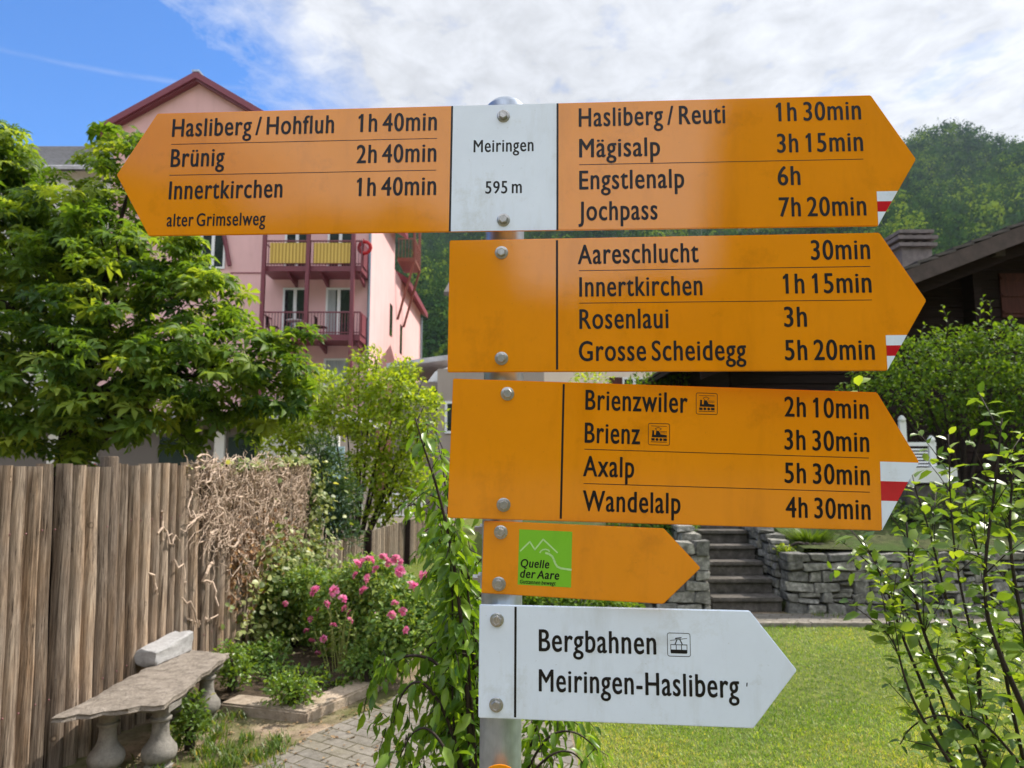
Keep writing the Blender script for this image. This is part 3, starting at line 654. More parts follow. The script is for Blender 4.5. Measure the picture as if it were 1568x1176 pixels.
# ---- dark timber chalet on the right
vy = 12.6; fy = 13.8
A, B = at(1380, 424, vy), at(1568, 352, vy); ks = (B[2] - A[2]) / (B[0] - A[0])
ex = at(1070, 560, vy)[0]; ez = A[2] + ks * (ex - A[0]); axx = at(1760, 300, vy)[0]; az_ = A[2] + ks * (axx - A[0])
cl = thing('timber_chalet', 'dark brown timber chalet with tiled gable roof on the upper terrace', 'house', (axx, fy, 1.0))
ex2 = 2 * axx - ex
mb = MB(); mb.prism([(ex + .9, .9), (ex2 - .9, .9), (ex2 - .9, ez + .9 * ks - .1), (axx, az_ - .1), (ex + .9, ez + .9 * ks - .1)], lambda u, v, k: (u, fy + 9 * k, v)); cw = obj('wall', mb, M['darkwood'], cl)
mb = MB()
for z in np.arange(1.0, az_, .19):      # horizontal wall timbers
    xa = max(ex + .95, ex + .3 + (z + .2 - ez) / ks) if z + .2 > ez else ex + .95
    xb = 2 * axx - xa
    if xb - xa > .3: mb.box(xa, xb, fy - .035, fy - .002, z, z + .165, rng.uniform())
obj('timber_course', mb, M['darkwood'], cw)
mb = MB(); slab(mb, ex, ez, axx, az_ + .003, vy, fy + 9.5, .09); slab(mb, axx, az_ + .003, ex2, ez, vy, fy + 9.5, .09); cr = obj('roof', mb, M['darkwood'], cl)
mb = MB(); th = math.atan(ks); L = math.hypot(axx - ex, az_ - ez); nt_ = int(L / .36)
for side_ in (1, -1):
    for i in range(nt_):
        for j, y in enumerate(np.arange(vy - .06, fy + 9.5, .62 if True else 1)):
            if j > 5 and side_ == -1: continue
            t = (i + .5) / nt_; x = ex + (axx - ex) * t; z = ez + (az_ - ez) * t + .13
            if side_ < 0: x = 2 * axx - x
            mb.rbox((x, y + .3, z + rng.uniform(-.008, .008)), (L / nt_ * 1.12, .60, .05), ry=-side_ * (th - .10), tint=rng.uniform())
obj('roof_tiles', mb, M['oldtile'], cr)
mb = MB(); slab(mb, ex - .02, ez - .22, axx, az_ - .217, vy - .05, vy - .003, .30); slab(mb, axx, az_ - .217, ex2 + .02, ez - .22, vy - .05, vy - .003, .30); obj('bargeboard', mb, plain('grey brown bargeboard', (.075, .055, .05), .85, .3, 6), cr)
mb = MB(); slab(mb, ex + .1, ez - .42, axx, az_ - .415, vy + .25, vy + .33, .36); obj('rafter', mb, M['darkwood'], cr)
for px_ in (1120, 1330, 1545):
    q = at(px_, 470, vy)[0]; zq = ez + ks * (q - ex); mb = MB(); mb.box(q - .09, q + .09, vy + .1, fy - .01, zq - .30, zq - .06); obj('purlin', mb, plain('grey purlin', (.06, .045, .04), .9, .3, 6), cr)
mb = MB(); q = at(1545, 470, vy)[0]; zq = ez + ks * (q - ex); mb.box(q - .08, q + .08, fy - .4, fy - .04, zq - 1.4, zq - .32); obj('strut', mb, M['darkwood'], cl)
# shutters and window of the gable
sx0, sz0, sz1 = at(1531, 480, fy)[0], at(1535, 487, fy)[2], at(1535, 420, fy)[2]
w = window(cl, sx0 + .62, sx0 + 1.7, sz0, sz1, fy - .04, 1)
for x in (sx0, sx0 + 1.72):
    mb = MB(); mb.box(x, x + .6, fy - .075, fy - .041, sz0, sz1); s_ = obj('shutter', mb, M['redwood'], cl)
    mb = MB()
    for k in (.12, .5, .88): mb.box(x + .02, x + .58, fy - .10, fy - .078, sz0 + (sz1 - sz0) * k - .03, sz0 + (sz1 - sz0) * k + .03)
    obj('batten', mb, M['redwood'], s_)
# chimney stack
cyc = 16.5; c0, c1 = at(1376, 400, cyc), at(1434, 400, cyc); ztop = at(1400, 352, cyc)[2]
ck = MB(); zb = ez + ks * (c0[0] - ex) - .2; w_ = c1[0] - c0[0]; xm = (c0[0] + c1[0]) / 2
ck.box(xm - w_ * .40, xm + w_ * .40, cyc, cyc + w_ * .9, zb, ztop - .42); chm = obj('chimney', ck, M['chimney'], cr)
mb = MB()
for i, (z, e) in enumerate(((ztop - .42, .50), (ztop - .25, .52), (ztop - .09, .46))):
    mb.box(xm - w_ * e, xm + w_ * e, cyc - w_ * (e - .4), cyc + w_ * (.5 + e), z, z + .085)
    if i < 2:
        for sx in (-.36, -.12, .12, .36): mb.box(xm + w_ * sx - .05, xm + w_ * sx + .05, cyc + .02, cyc + w_ * .85, z + .087, z + .158)
obj('chimney_cap', mb, M['chimney'], chm)

# ---- garden wall, steps
def stonewall(parent, name, p0, p1, heights, thick, rowh=(.075, .135), lens=(.11, .33), seed=1, rough=.02):
    """Coursed rubble along p0-p1 (plan), heights: top z at both ends; faces -normal side."""
    r_ = np.random.default_rng(seed); p0, p1 = np.array(p0, float), np.array(p1, float); L = np.linalg.norm(p1 - p0); d = (p1 - p0) / L; nrm = np.array([d[1], -d[0]])
    rz = math.atan2(d[1], d[0]); bm = bmesh.new(); tint = []
    z = -.02
    while z < max(heights) - .03:
        h = r_.uniform(*rowh); x = 0.
        while x < L:
            l = min(r_.uniform(*lens), L - x); top = np.interp(x + l / 2, [0, L], heights)
            if l < .05: break
            if z + h * .5 < top:
                hh = h if z + h < top + .04 else max(.05, top - z)
                if r_.uniform() < .12 and hh > .11:
                    parts = [(z, hh * .5), (z + hh * .5, hh * .5)]
                else: parts = [(z, hh)]
                for zz_, h2 in parts:
                    c = p0 + d * (x + l / 2) + nrm * (-thick / 2 + r_.uniform(-.02, .022))
                    Mx = Matrix.Translation((c[0], c[1], zz_ + h2 / 2)) @ Matrix.Rotation(rz + r_.uniform(-.05, .05), 4, 'Z') @ Matrix.Diagonal((l - .014, thick * .9, h2 - .014, 1))
                    ret = bmesh.ops.create_cube(bm, size=1, matrix=Mx)
                    for v in ret['verts']: v.co += Vector(r_.uniform(-rough, rough, 3))
                    tint.append((ret['verts'][0], r_.uniform(.1, .95)))
            x += l
        z += h
    lay = bm.faces.layers.float.new('tint')
    for v, t in tint:
        seen = set(); st = [v]
        while st:
            q = st.pop()
            for f in q.link_faces:
                if f not in seen:
                    seen.add(f); f[lay] = t; st += list(f.verts)
    bmesh.ops.bevel(bm, geom=list(bm.edges), offset=.011, segments=2, affect='EDGES', clamp_overlap=True)
    loc = wloc(parent) if parent else np.zeros(3)
    bmesh.ops.translate(bm, verts=bm.verts, vec=Vector(-loc)); me = bpy.data.meshes.new(name); bm.to_mesh(me); bm.free(); me.materials.append(M['wallstone'])
    me.polygons.foreach_set('use_smooth', [True] * len(me.polygons)); me.set_sharp_from_angle(angle=R(50))
    return link(name, me, parent)
gw = thing('garden_wall', 'coursed grey stone retaining wall to the right of the garden steps', 'wall', (5, 8.4, 0))
stonewall(gw, 'wall_face', (3.14, 8.30), (9.5, 8.30), (.70, .74), .26, seed=4)
mb = MB(); mb.box(3.2, 9.5, 8.36, 8.52, 0, .64); obj('mortar_core', mb, M['mortar'], gw)
stonewall(gw, 'cheek_wall', (3.12, 10.35), (3.12, 8.62), (1.16, .74), .24, seed=9, rough=.02)
mb = MB(); mb.box(3.17, 3.32, 8.62, 10.3, 0, .66); obj('mortar_core', mb, M['mortar'], gw)
gw2 = thing('rubble_wall', 'rough grey rubble wall to the left of the garden steps', 'wall', (1.2, 8.4, 0))
stonewall(gw2, 'wall_face', (-.1, 8.30), (2.27, 8.30), (.70, .86), .26, (.11, .17), (.17, .34), 12, .02)
mb = MB(); mb.box(-.05, 2.2, 8.36, 8.52, 0, .62); obj('mortar_core', mb, M['mortar'], gw2)
stonewall(gw2, 'cheek_wall', (2.28, 8.60), (2.28, 10.3), (.86, 1.2), .26, (.11, .17), (.2, .36), 15, .02)
stp = thing('garden_steps', 'flight of weathered stone steps between the two garden walls', 'steps', (2.7, 8.3, 0))
for i in range(6):
    y0 = 8.36 + i * .285; z1 = .165 * (i + 1)
    mb = MB(); mb.box(2.30, 3.10, y0 + .035, y0 + .33, z1 - .165 if i else 0, z1 - .05); rs_ = obj('riser', mb, M['step'], stp, bevel=.006)
    mb = MB(); mb.box(2.295, 3.105, y0, y0 + .34, z1 - .048, z1); obj('tread', mb, M['step'], stp, bevel=.012)
mb = MB()
for i in range(10): mb.box(.36 + i * .92, .36 + i * .92 + .912, 7.612, 7.692, -.05, .045, rng.uniform(.6, 1))
structure(obj('kerb', mb, M['step'], bevel=.008))

# ================================================================== LEFT FENCE, BENCH, BED
FX = -2.55
def fence_x(y): return FX + .11 * (y - 4)
fe = thing('palisade_fence', 'tall weathered palisade fence of upright half round timbers beside the bench', 'fence', (FX, 5.2, 0))
mb = MB(); y = 2.7
while y < 7.5:
    w = rng.uniform(.075, .12); h = 1.648 + rng.uniform(-.012, .012) + .012 * (y - 3); x = fence_x(y) + rng.uniform(-.010, .012); ln = rng.uniform(-.006, .006)
    nseg = 11; a = np.linspace(-math.pi / 2, math.pi / 2, nseg); zs_ = np.linspace(-.02, h, 9); rr_ = rng.uniform(1.0, 1.35); sp_ = rng.uniform() < .35; ka = rng.integers(3, 8)
    prof = []
    for zi in zs_:
        for j, q in enumerate(a):
            rad = w / 2 * (1 + .05 * math.sin(7 * zi + y * 9)); dx = math.cos(q) * rad * rr_; 
            if sp_ and j == ka: dx *= .72
            prof.append((x + dx + ln * zi * .3, y + math.sin(q) * rad + ln * zi, zi))
    nn = nseg; fs = [(i * nn + j, i * nn + j + 1, (i + 1) * nn + j + 1, (i + 1) * nn + j) for i in range(8) for j in range(nn - 1)]
    fs += [(nn - 1, 0, nn * 1, nn * 2 - 1)] if False else []
    fs += [(i * nn + nn - 1, i * nn, (i + 1) * nn, (i + 1) * nn + nn - 1) for i in range(8)]
    fs += [tuple(8 * nn + j for j in range(nn))]
    mb.add(prof, fs, rng.uniform())
    y += w * 1.10
obj('palings', mb, M['fence'], fe, auto=62)
mb = MB(); mb.hexa([(fence_x(q) + e, q, z_) for z_ in (.0, 1.60) for q, e in ((2.7, -.028), (2.7, -.012), (7.5, -.012), (7.5, -.028))]); obj('gap_shade', mb, M['darkwood'], fe)  # dark sheet added behind the palings to stand for shade in the gaps
mb = MB(); y = 2.75
while y < 7.45:
    for z in (.40, 1.30): mb.lathe([(.0045, 0), (.0045, .004), (.002, .006)], (fence_x(y) + .062 + rng.uniform(-.006, .006), y, z + rng.uniform(-.012, .012)), 6, Matrix.Rotation(R(90), 3, 'Y'))
    y += rng.uniform(.095, .12)
obj('nail_heads', mb, M['dark_metal'], fe)
for py in (4.50, 7.05, 7.52):
    mb = MB(); xx = fence_x(py) + (.05 if py > 7 else .02); hh = 1.72 if py < 7 else 1.70
    mb.lathe([(.055, -.02), (.056, hh * .5), (.052, hh - .01), (.046, hh)], (xx, py, 0), 14, tint=rng.uniform(.3, .7)); obj('post', mb, M['fence'], fe, auto=40)
mb = MB()
for z in (.35, 1.25): mb.hexa([(fence_x(q) + e, q, z_) for z_ in (z, z + .09) for q, e in ((2.7, -.09), (2.7, -.03), (7.5, -.03), (7.5, -.09))])
obj('rail', mb, M['fence'], fe)

# second, lower fence running on behind the rose bed
P0, P1 = np.array([-2.30, 8.05]), np.array([-1.58, 14.6])
f2 = thing('low_fence', 'low grey paling fence running away behind the rose bushes', 'fence', (-1.95, 11, 0))
mb = MB(); L = np.linalg.norm(P1 - P0); t = 0
while t < L:
    p = P0 + (P1 - P0) * t / L; h = .74 + rng.uniform(-.012, .012)
    mb.rbox((p[0], p[1], h / 2), (.03, .085, h), rz=-math.atan2(P1[0] - P0[0], P1[1] - P0[1]) + rng.uniform(-.06, .06), tint=rng.uniform()); t += .105
obj('palings', mb, M['fence2'], f2)
for yy in (8.4, 10.15, 12.3, 14.55):
    p = P0 + (P1 - P0) * (yy - P0[1]) / (P1[1] - P0[1]); mb = MB(); mb.box(p[0] + .022, p[0] + .10, yy - .04, yy + .04, 0, .77); obj('post', mb, M['darkwood'], f2)
mb = MB()
for z in (.18, .55):
    mb.hexa([(P0[0] - .07, P0[1], z), (P0[0] - .02, P0[1], z), (P1[0] - .02, P1[1], z), (P1[0] - .07, P1[1], z), (P0[0] - .07, P0[1], z + .07), (P0[0] - .02, P0[1], z + .07), (P1[0] - .02, P1[1], z + .07), (P1[0] - .07, P1[1], z + .07)])
obj('rail', mb, M['fence2'], f2)
# white railing by the yard
ry = 19.; ra, rb = at(583, 760, ry)[0], at(645, 760, ry)[0]
wr = thing('white_railing', 'white metal railing beside the paved yard beyond the low fence', 'railing', ((ra + rb) / 2, ry, 0))
zt, zb = at(610, 757, ry)[2], at(610, 793, ry)[2]
mb = MB(); mb.tube([(ra, ry, zt), (rb, ry, zt)], .03, 6); mb.tube([(ra, ry, zb + .06), (rb, ry, zb + .06)], .02, 6); obj('rail', mb, M['frame_white'], wr)
mb = MB()
for x in np.arange(ra, rb, .085): mb.box(x - .014, x + .014, ry - .014, ry + .014, zb + .06, zt)
obj('bars', mb, M['frame_white'], wr)
for x in (ra, rb):
    mb = MB(); mb.box(x - .03, x + .03, ry - .03, ry + .03, 0, zt + .04); obj('post', mb, M['frame_white'], wr)

# stone bench
SZ = .385
se = [at(88, 1098, z=SZ), at(252, 1078, z=SZ), at(352, 1000, z=SZ), at(292, 992, z=SZ + .0)]
se = [np.array([p[0], p[1]]) for p in se]; se[0][0] -= .03; se[3] = np.array([fence_x(5.3) + .08, se[2][1] + .14])
bn = thing('stone_bench', 'old stone slab bench on four baluster legs against the fence', 'bench', ((se[0] + se[2])[0] / 2, (se[0] + se[2])[1] / 2, 0))
edge = []
for i in range(4):
    a, b_ = se[i], se[(i + 1) % 4]; n = 16 if i in (1, 3) else 9
    for k in range(n):
        t = k / n; q = a + (b_ - a) * t; nn_ = np.array([(b_ - a)[1], -(b_ - a)[0]]); nn_ = nn_ / np.linalg.norm(nn_)
        edge.append(q + nn_ * rng.uniform(-.022, .016) * (1 if k else .2))
bm = bmesh.new(); ctr = sum(edge) / len(edge); ring = []
for s_, z in ((.93, SZ - .044), (.955, SZ - .034), (1.0, SZ - .026), (.985, SZ - .012), (1.0, SZ - .004), (.96, SZ), (.7, SZ + .003), (.35, SZ)):
    ring.append([bm.verts.new((*(ctr + (q - ctr) * (s_ + rng.uniform(-.007, .007))), z + rng.uniform(-.006, .006))) for q in edge])
for A_, B_ in zip(ring[:-1], ring[1:]):
    for i in range(len(edge)): bm.faces.new((A_[i], A_[(i + 1) % len(edge)], B_[(i + 1) % len(edge)], B_[i]))
bm.faces.new(ring[-1]); bm.faces.new(list(reversed(ring[0])))
bmesh.ops.recalc_face_normals(bm, faces=bm.faces); bmesh.ops.translate(bm, verts=bm.verts, vec=-bn.location)
me = bpy.data.meshes.new('seat'); bm.to_mesh(me); bm.free(); me.materials.append(M['bench']); me.polygons.foreach_set('use_smooth', [True] * len(me.polygons)); me.set_sharp_from_angle(angle=R(40)); link('seat', me, bn)
legprof = [(.088, -.02), (.088, .015), (.074, .022), (.070, .03), (.100, .055), (.110, .085), (.104, .115), (.080, .145), (.060, .175), (.053, .21), (.051, .245), (.054, .27), (.066, .278), (.067, .29), (.056, .298), (.055, .315), (.066, .33), (.072, .338)]
legprof = [(r * .86, z * (SZ - .075) / .338 if z > 0 else z) for r, z in legprof]
for (gx, gy_) in ((230, 1176), (322, 1122), (160, 1182), (262, 1118)):
    p = at(gx, gy_, z=0) if gx in (230, 322) else None
    if gx == 160: p = np.array([se[0][0] + .14, se[0][1] + .28, 0])
    if gx == 262: p = np.array([se[3][0] + .13, se[2][1] - .12, 0])
    if gx == 230: p = np.array([se[1][0] - .09, se[1][1] + .16, 0])
    if gx == 322: p = np.array([se[2][0] - .10, se[2][1] - .12, 0])
    mb = MB(); mb.lathe(legprof, p, 24); mb.box(p[0] - .076, p[0] + .076, p[1] - .076, p[1] + .076, .001 + SZ - .075, SZ - .040); obj('leg', mb, M['baluster'], bn, auto=40)
# white granite block on the bench
c0 = at(214, 1018, z=SZ); c1 = at(282, 990, z=SZ + .0)
d = np.array([c1[0] - c0[0], c1[1] - c0[1]]); 
bm = bmesh.new(); Lg = .40
bmesh.ops.create_cube(bm, size=1); bmesh.ops.scale(bm, vec=(.145, Lg, .112), verts=bm.verts)
bmesh.ops.subdivide_edges(bm, edges=bm.edges, cuts=3, use_grid_fill=True)
for v in bm.verts: v.co += Vector(rng.uniform(-.006, .006, 3)) + Vector((0, 0, .02 * v.co.y / .2 if v.co.z > .03 else 0))
bmesh.ops.bevel(bm, geom=[e for e in bm.edges if e.calc_face_angle(0) > .9], offset=.008, segments=1, affect='EDGES')
bmesh.ops.rotate(bm, verts=bm.verts, cent=(0, 0, 0), matrix=Matrix.Rotation(-.16, 3, 'Z'))
me = bpy.data.meshes.new('stone_block'); bm.to_mesh(me); bm.free(); me.materials.append(M['granite']); me.polygons.foreach_set('use_smooth', [True] * len(me.polygons)); me.set_sharp_from_angle(angle=R(30))
blk = link('stone_block', me, None, (fence_x(4.75) + .145, c0[1] + .17, SZ + .056)); tag(blk, 'rough white granite block lying on the stone bench', 'stone')

# rose bed kerb and soil
kc = np.array(g(470, 1108)); ka_ = np.array(g(335, 1092)); kb_ = np.array(g(582, 1058)); kd_ = np.array(g(648, 1000)); ke_ = np.array([FX + .1, ka_[1] + .12])
def kerb_run(mb, a, b_, w=.20, h=.075):
    d_ = (b_ - a) / np.linalg.norm(b_ - a); n_ = np.array([-d_[1], d_[0]]); L_ = np.linalg.norm(b_ - a); k = max(1, round(L_ / .5))
    for i in range(k):
        p, q = a + d_ * (L_ * i / k + .004), a + d_ * (L_ * (i + 1) / k - .004); e = rng.uniform(-.008, .008)
        mb.hexa([(*p, -.02), (*q, -.02), (*(q + n_ * w), -.02), (*(p + n_ * w), -.02), (*p, h + e), (*q, h + e), (*(q + n_ * w), h + e + .004), (*(p + n_ * w), h + e)], rng.uniform(.3, .7))
mb = MB(); kerb_run(mb, ka_, kc - (kc - ka_) * .0); kerb_run(mb, kc + (kb_ - kc) * .05, kb_); kerb_run(mb, kb_, kd_)
tag(obj('bed_edging', mb, M['kerb'], bevel=.012), 'sandy stone edging around the rose bed', 'edging')
mb = MB(); mb.add([(ke_[0], ke_[1], .05), (*(ka_ + (0, .1)), .06), (*(kc + (.02, .18)), .07), (*(kb_ + (-.1, .08)), .07), (*(kd_ + (-.12, 0)), .06), (-1.0, 6.3, .05), (-1.9, 8.0, .03), (-2.25, 8.0, .03)], [tuple(range(8))])
structure(obj('bed_soil', mb, groundmat('dark bed soil', [(.035, .025, .018), (.08, .058, .04), (.15, .11, .08)], 14, .8), fix=False))

# ================================================================== PLANTS
def bough(mb, pts, r0, r1, n=8):
    pts = np.asarray(pts, float); t = np.linspace(0, 1, len(pts)); tt = np.linspace(0, 1, len(pts) * 4)
    q = np.stack([np.interp(tt, t, pts[:, i]) for i in range(3)], 1); k = np.ones(5) / 5
    q2 = np.stack([np.convolve(np.pad(q[:, i], 2, 'edge'), k, 'valid') for i in range(3)], 1); q2[0], q2[-1] = q[0], q[-1]
    mb.tube(q2, r0 + (r1 - r0) * tt ** .8, n); return q2
def crown(lobes, n_tips, leaves, bias=.25, spread=1.0):
    """leaf rosettes on branch tips over the shells of lobes (c, r); returns tips and outward directions"""
    c = np.array([l[0] for l in lobes], float); r = np.array([l[1] for l in lobes], float); w = (r ** 2) / (r ** 2).sum()
    i = rng.choice(len(lobes), n_tips, p=w); d = rdir(n_tips); d[:, 2] += bias; d = unit(d)
    rad = np.where(rng.uniform(size=n_tips) < .78, rng.uniform(.80, 1.06, n_tips), rng.uniform(.35, .8, n_tips))
    p = c[i] + d * (r[i] * rad)[:, None] * np.array([1, 1, .82])
    return p, d, rad
# ---- big horse chestnut
tr = thing('chestnut_tree', 'large horse chestnut with broad dark green crown behind the palisade fence', 'tree', (-6.2, 10.0, 0))
LB = [((15, 350, 10.3), .95), ((110, 330, 10.2), .6), ((168, 345, 10.), 1.0), ((205, 262, 9.9), .60), ((60, 455, 9.8), 1.3), ((190, 450, 9.6), 1.2), ((-60, 400, 10), 1.3),
      ((290, 480, 9.5), .72), ((310, 570, 9.2), .85), ((200, 580, 9.1), 1.0), ((70, 590, 9.2), 1.15), ((400, 580, 9.3), .62), ((455, 545, 9.4), .36), ((330, 440, 9.6), .34), ((100, 660, 9.), .55),
      ((250, 640, 9.), .55), ((340, 630, 9.1), .5), ((-60, 600, 9.3), 1.0), ((8, 238, 10.3), .48), ((270, 410, 9.8), .50), ((-50, 260, 10.4), .8), ((430, 620, 9.3), .34)]
lobes = [(at(a, b, Y), r) for (a, b, Y), r in LB]
tw = MB(); base = np.array([at(108, 700, 9.9)[0], 9.9, 0])
lims = tw
tw1 = bough(tw, [base, base + (.02, 0, 1.2), base + (.05, 0, 2.1), at(130, 560, 9.9), at(140, 400, 10), at(120, 280, 10.2)], .34, .05, 12)
for tg, r_ in (((250, 590, 9.2), .13), ((330, 560, 9.2), .10), ((60, 470, 9.6), .12), ((190, 440, 9.7), .11), ((-60, 420, 9.9), .12), ((300, 480, 9.5), .08), ((205, 262, 9.9), .06), ((30, 260, 10.3), .07)):
    s = tw1[int(len(tw1) * (.32 if tg[1] > 500 else .5))]; e = at(*tg); m = (s + e) / 2 + np.array([0, 0, .25]); bough(lims, [s, m, e], r_, .02, 8)
s = at(145, 610, 9.5); bough(lims, [s, at(190, 585, 9.2), at(215, 565, 9.0), at(232, 560, 9.0)], .12, .07, 9); bough(lims, [at(190, 588, 9.1), at(230, 582, 8.9), at(270, 600, 8.8)], .08, .03, 8)
tips, dirs, rad = crown(lobes, 930, 0, .18)
keep = tips[:, 2] > 1.74 + .15 * rng.normal(size=len(tips)); tips, dirs = tips[keep], dirs[keep]
k = 6; n = len(tips) * k
a = rng.uniform(0, 6.283, n); tp = np.repeat(tips, k, 0); dd = np.repeat(dirs, k, 0)
out = unit(np.stack([np.cos(a), np.sin(a), rng.uniform(-.25, .35, n)], 1) + .75 * dd)
pos = tp + out * rng.uniform(.05, .17, n)[:, None] + rng.normal(size=(n, 3)) * .03
ups = np.array([0, 0, 1.]) + .70 * rng.normal(size=(n, 3)) * np.array([1, 1, .4]) + .45 * dd
ldir = out * np.array([1, 1, .4]) + np.array([0, 0, -.18])
tnt = np.clip(.48 + .30 * np.repeat(rng.normal(size=len(tips)), k) * .8 + .14 * rng.normal(size=n), 0, 1)
h_ = len(pos) // 2
for tpl_n in (5, 7):
    sl_ = slice(0, h_) if tpl_n == 5 else slice(h_, None)
    if tpl_n == 5: P0_ = (pos[sl_], ldir[sl_], ups[sl_], tnt[sl_])
v5, f5 = palm_tpl(6)
scatter('crown', G_CHEST, tr, (v5, f5), pos, ldir, ups, rng.uniform(.11, .27, n), tnt)
tw = lims
for i in rng.choice(len(tips), 260, replace=False):
    j = int(np.argmin([np.linalg.norm(tips[i] - l[0]) for l in lobes])); tw.tube([lobes[j][0] * .35 + tips[i] * .65, (lobes[j][0] * .2 + tips[i] * .8) + (0, 0, .03), tips[i]], [.014, .009, .004], 4)
obj('trunk', lims, M['bark'], tr, smooth=True)

def stem_leaves(pts, spacing, size, start=.12, out=.8, grav=.3, up=.2, pet=.25, pairs=False, jit=.25):
    pts = np.asarray(pts, float); seg = np.linalg.norm(np.diff(pts, axis=0), axis=1); s = np.concatenate([[0], np.cumsum(seg)]); L = s[-1]
    t = np.arange(L * start, L, spacing); t = t + rng.uniform(-.3, .3, len(t)) * spacing; t = np.clip(np.append(t, L), 0, L)
    p = np.stack([np.interp(t, s, pts[:, i]) for i in range(3)], 1); d = unit(np.stack([np.interp(np.clip(t + .01, 0, L), s, pts[:, i]) - np.interp(np.clip(t - .01, 0, L), s, pts[:, i]) for i in range(3)], 1))
    if pairs: p, d, t = np.repeat(p, 2, 0), np.repeat(d, 2, 0), np.repeat(t, 2)
    n = len(p); a = np.arange(n) * (math.pi if pairs else 2.4) + (np.arange(n) // 2 * 1.57 if pairs else 0) + rng.uniform(-.4, .4, n)
    ref = np.array([.31, .2, .93]); u = unit(np.cross(d, ref)); w = np.cross(d, u)
    rad = np.cos(a)[:, None] * u + np.sin(a)[:, None] * w
    ld = unit(d * .6 + rad * out + np.array([0, 0, -grav]) + np.array([0, 0, up]) + jit * rng.normal(size=(n, 3)))
    sz = size * rng.uniform(.65, 1.15, n) * (1 - .35 * (t / L) ** 6); P_ = p + rad * sz[:, None] * pet * .4
    return P_, ld, np.array([0, 0, 1.]) + .45 * rng.normal(size=(n, 3)) - rad * .2, sz
def plant(name, label, cat, loc, stems, mat, tpl, size, spacing, group=None, stem_mat='twig', twigs=None, tint=(.5, .2), **kw):
    """stems: list of (polyline, r0, r1); twigs: (per metre, length) side shoots; a thing with stems and foliage"""
    t = thing(name, label, cat, loc, group); sm = MB(); A = [[], [], [], []]; lines = []
    for pts, r0, r1 in stems:
        q = bough(sm, pts, r0, r1, 6); lines.append((q, size))
        if twigs:
            L = np.linalg.norm(np.diff(q, axis=0), axis=1).sum()
            for _ in range(int(L * twigs[0] + rng.uniform())):
                i = rng.integers(int(len(q) * .18), len(q) - 1); d = unit((q[min(i + 1, len(q) - 1)] - q[i])[None])[0]; o = unit(rdir(1)[0][None])[0]
                e = d * twigs[2] + o * .8 + np.array([0, 0, twigs[3]]); e = e / np.linalg.norm(e) * twigs[1] * rng.uniform(.5, 1.2); p = q[i]
                m = np.array([p, p + e * .5 + np.array([0, 0, .02]), p + e + np.array([0, 0, -.02 if kw.get('grav', .3) > .4 else .03])]); sm.tube(m, [max(.0012, r1 * .9), .0014, .001], 4); lines.append((m, size * .9))
    for q, s_ in lines:
        r = stem_leaves(q, spacing, s_, **kw)
        for a_, b_ in zip(A, r): a_.append(b_)
    obj('stems', sm, M[stem_mat], t, smooth=True)
    P_, D_, U_, S_ = [np.concatenate(a_) for a_ in A]
    scatter('foliage', mat, t, tpl, P_, D_, U_, S_, np.clip(rng.normal(tint[0], tint[1], len(P_)), 0, 1)); return t

# ---- young shrub on the right, close to the signs
def pl(Y, *pts, dy=0): return [at(x, y, Y + dy * i / max(1, len(pts) - 1)) for i, (x, y) in enumerate(pts)]
Y0 = 2.05
stems = [(pl(Y0, (1560, 1330), (1508, 1162), (1457, 1065), (1421, 991), (1403, 927), (1392, 860), (1388, 800)), .008, .002),
 (pl(Y0 + .1, (1520, 1330), (1459, 1174), (1416, 1055), (1380, 973), (1367, 927), (1345, 870), (1322, 828)), .007, .0015),
 (pl(Y0 - .1, (1540, 1320), (1459, 1174), (1411, 1100), (1385, 1042), (1374, 990), (1350, 960)), .006, .0015),
 (pl(Y0 - .15, (1640, 1300), (1600, 1150), (1560, 1070), (1526, 991), (1509, 940), (1507, 860), (1525, 740), (1534, 640)), .010, .002),
 (pl(Y0 + .2, (1540, 1320), (1503, 1144), (1500, 1029), (1490, 978), (1470, 900), (1456, 800), (1452, 665)), .008, .0016),
 (pl(Y0 + .3, (1560, 1320), (1530, 1150), (1460, 960), (1440, 880), (1420, 800), (1400, 745)), .007, .0016),
 (pl(Y0 + .1, (1640, 1300), (1590, 1120), (1568, 960), (1545, 850), (1548, 740), (1562, 690)), .009, .002),
 (pl(Y0 + .35, (1530, 1320), (1470, 1150), (1420, 1010), (1372, 900), (1310, 845)), .006, .0014),
 (pl(Y0 - .05, (1580, 1320), (1520, 1200), (1480, 1110), (1440, 1090), (1395, 1110), (1378, 1140)), .005, .0014),
 (pl(Y0 - .1, (1640, 1300), (1570, 1180), (1530, 1130), (1500, 1100), (1470, 1095)), .006, .0016),
 (pl(Y0 + .15, (1640, 1300), (1600, 1100), (1600, 900), (1610, 760)), .009, .002),
 (pl(Y0 + .25, (1600, 1300), (1540, 1050), (1520, 900), (1490, 830), (1478, 770)), .007, .0015)]
LEAF_O = leaf_tpl(.62, .22, .10); LEAF_L = leaf_tpl(.46, .35, .12); LEAF_S = simple_tpl(.55, .2)
plant('leafy_shrub', 'young shrub with dark upright stems and oval green leaves at the right edge', 'shrub', (at(1560, 1330, Y0)[0], Y0, 0), stems, G_BUSH, LEAF_O, .056, .022, twigs=(10, .14, .5, .25), tint=(.48, .29), out=1.1, grav=.1, up=.15, pet=.35)
# sprig that shows above the third sign
plant('leaf_sprig', 'single bright green leaf sprig standing just above the third sign', 'sprig', tuple(at(1312, 640, 1.5)), [(pl(1.45, (1326, 700), (1318, 640), (1315, 600), (1314, 588)), .002, .001)], G_BUSH, LEAF_O, .046, .012, tint=(.8, .1), start=.88, out=1.3, grav=0)

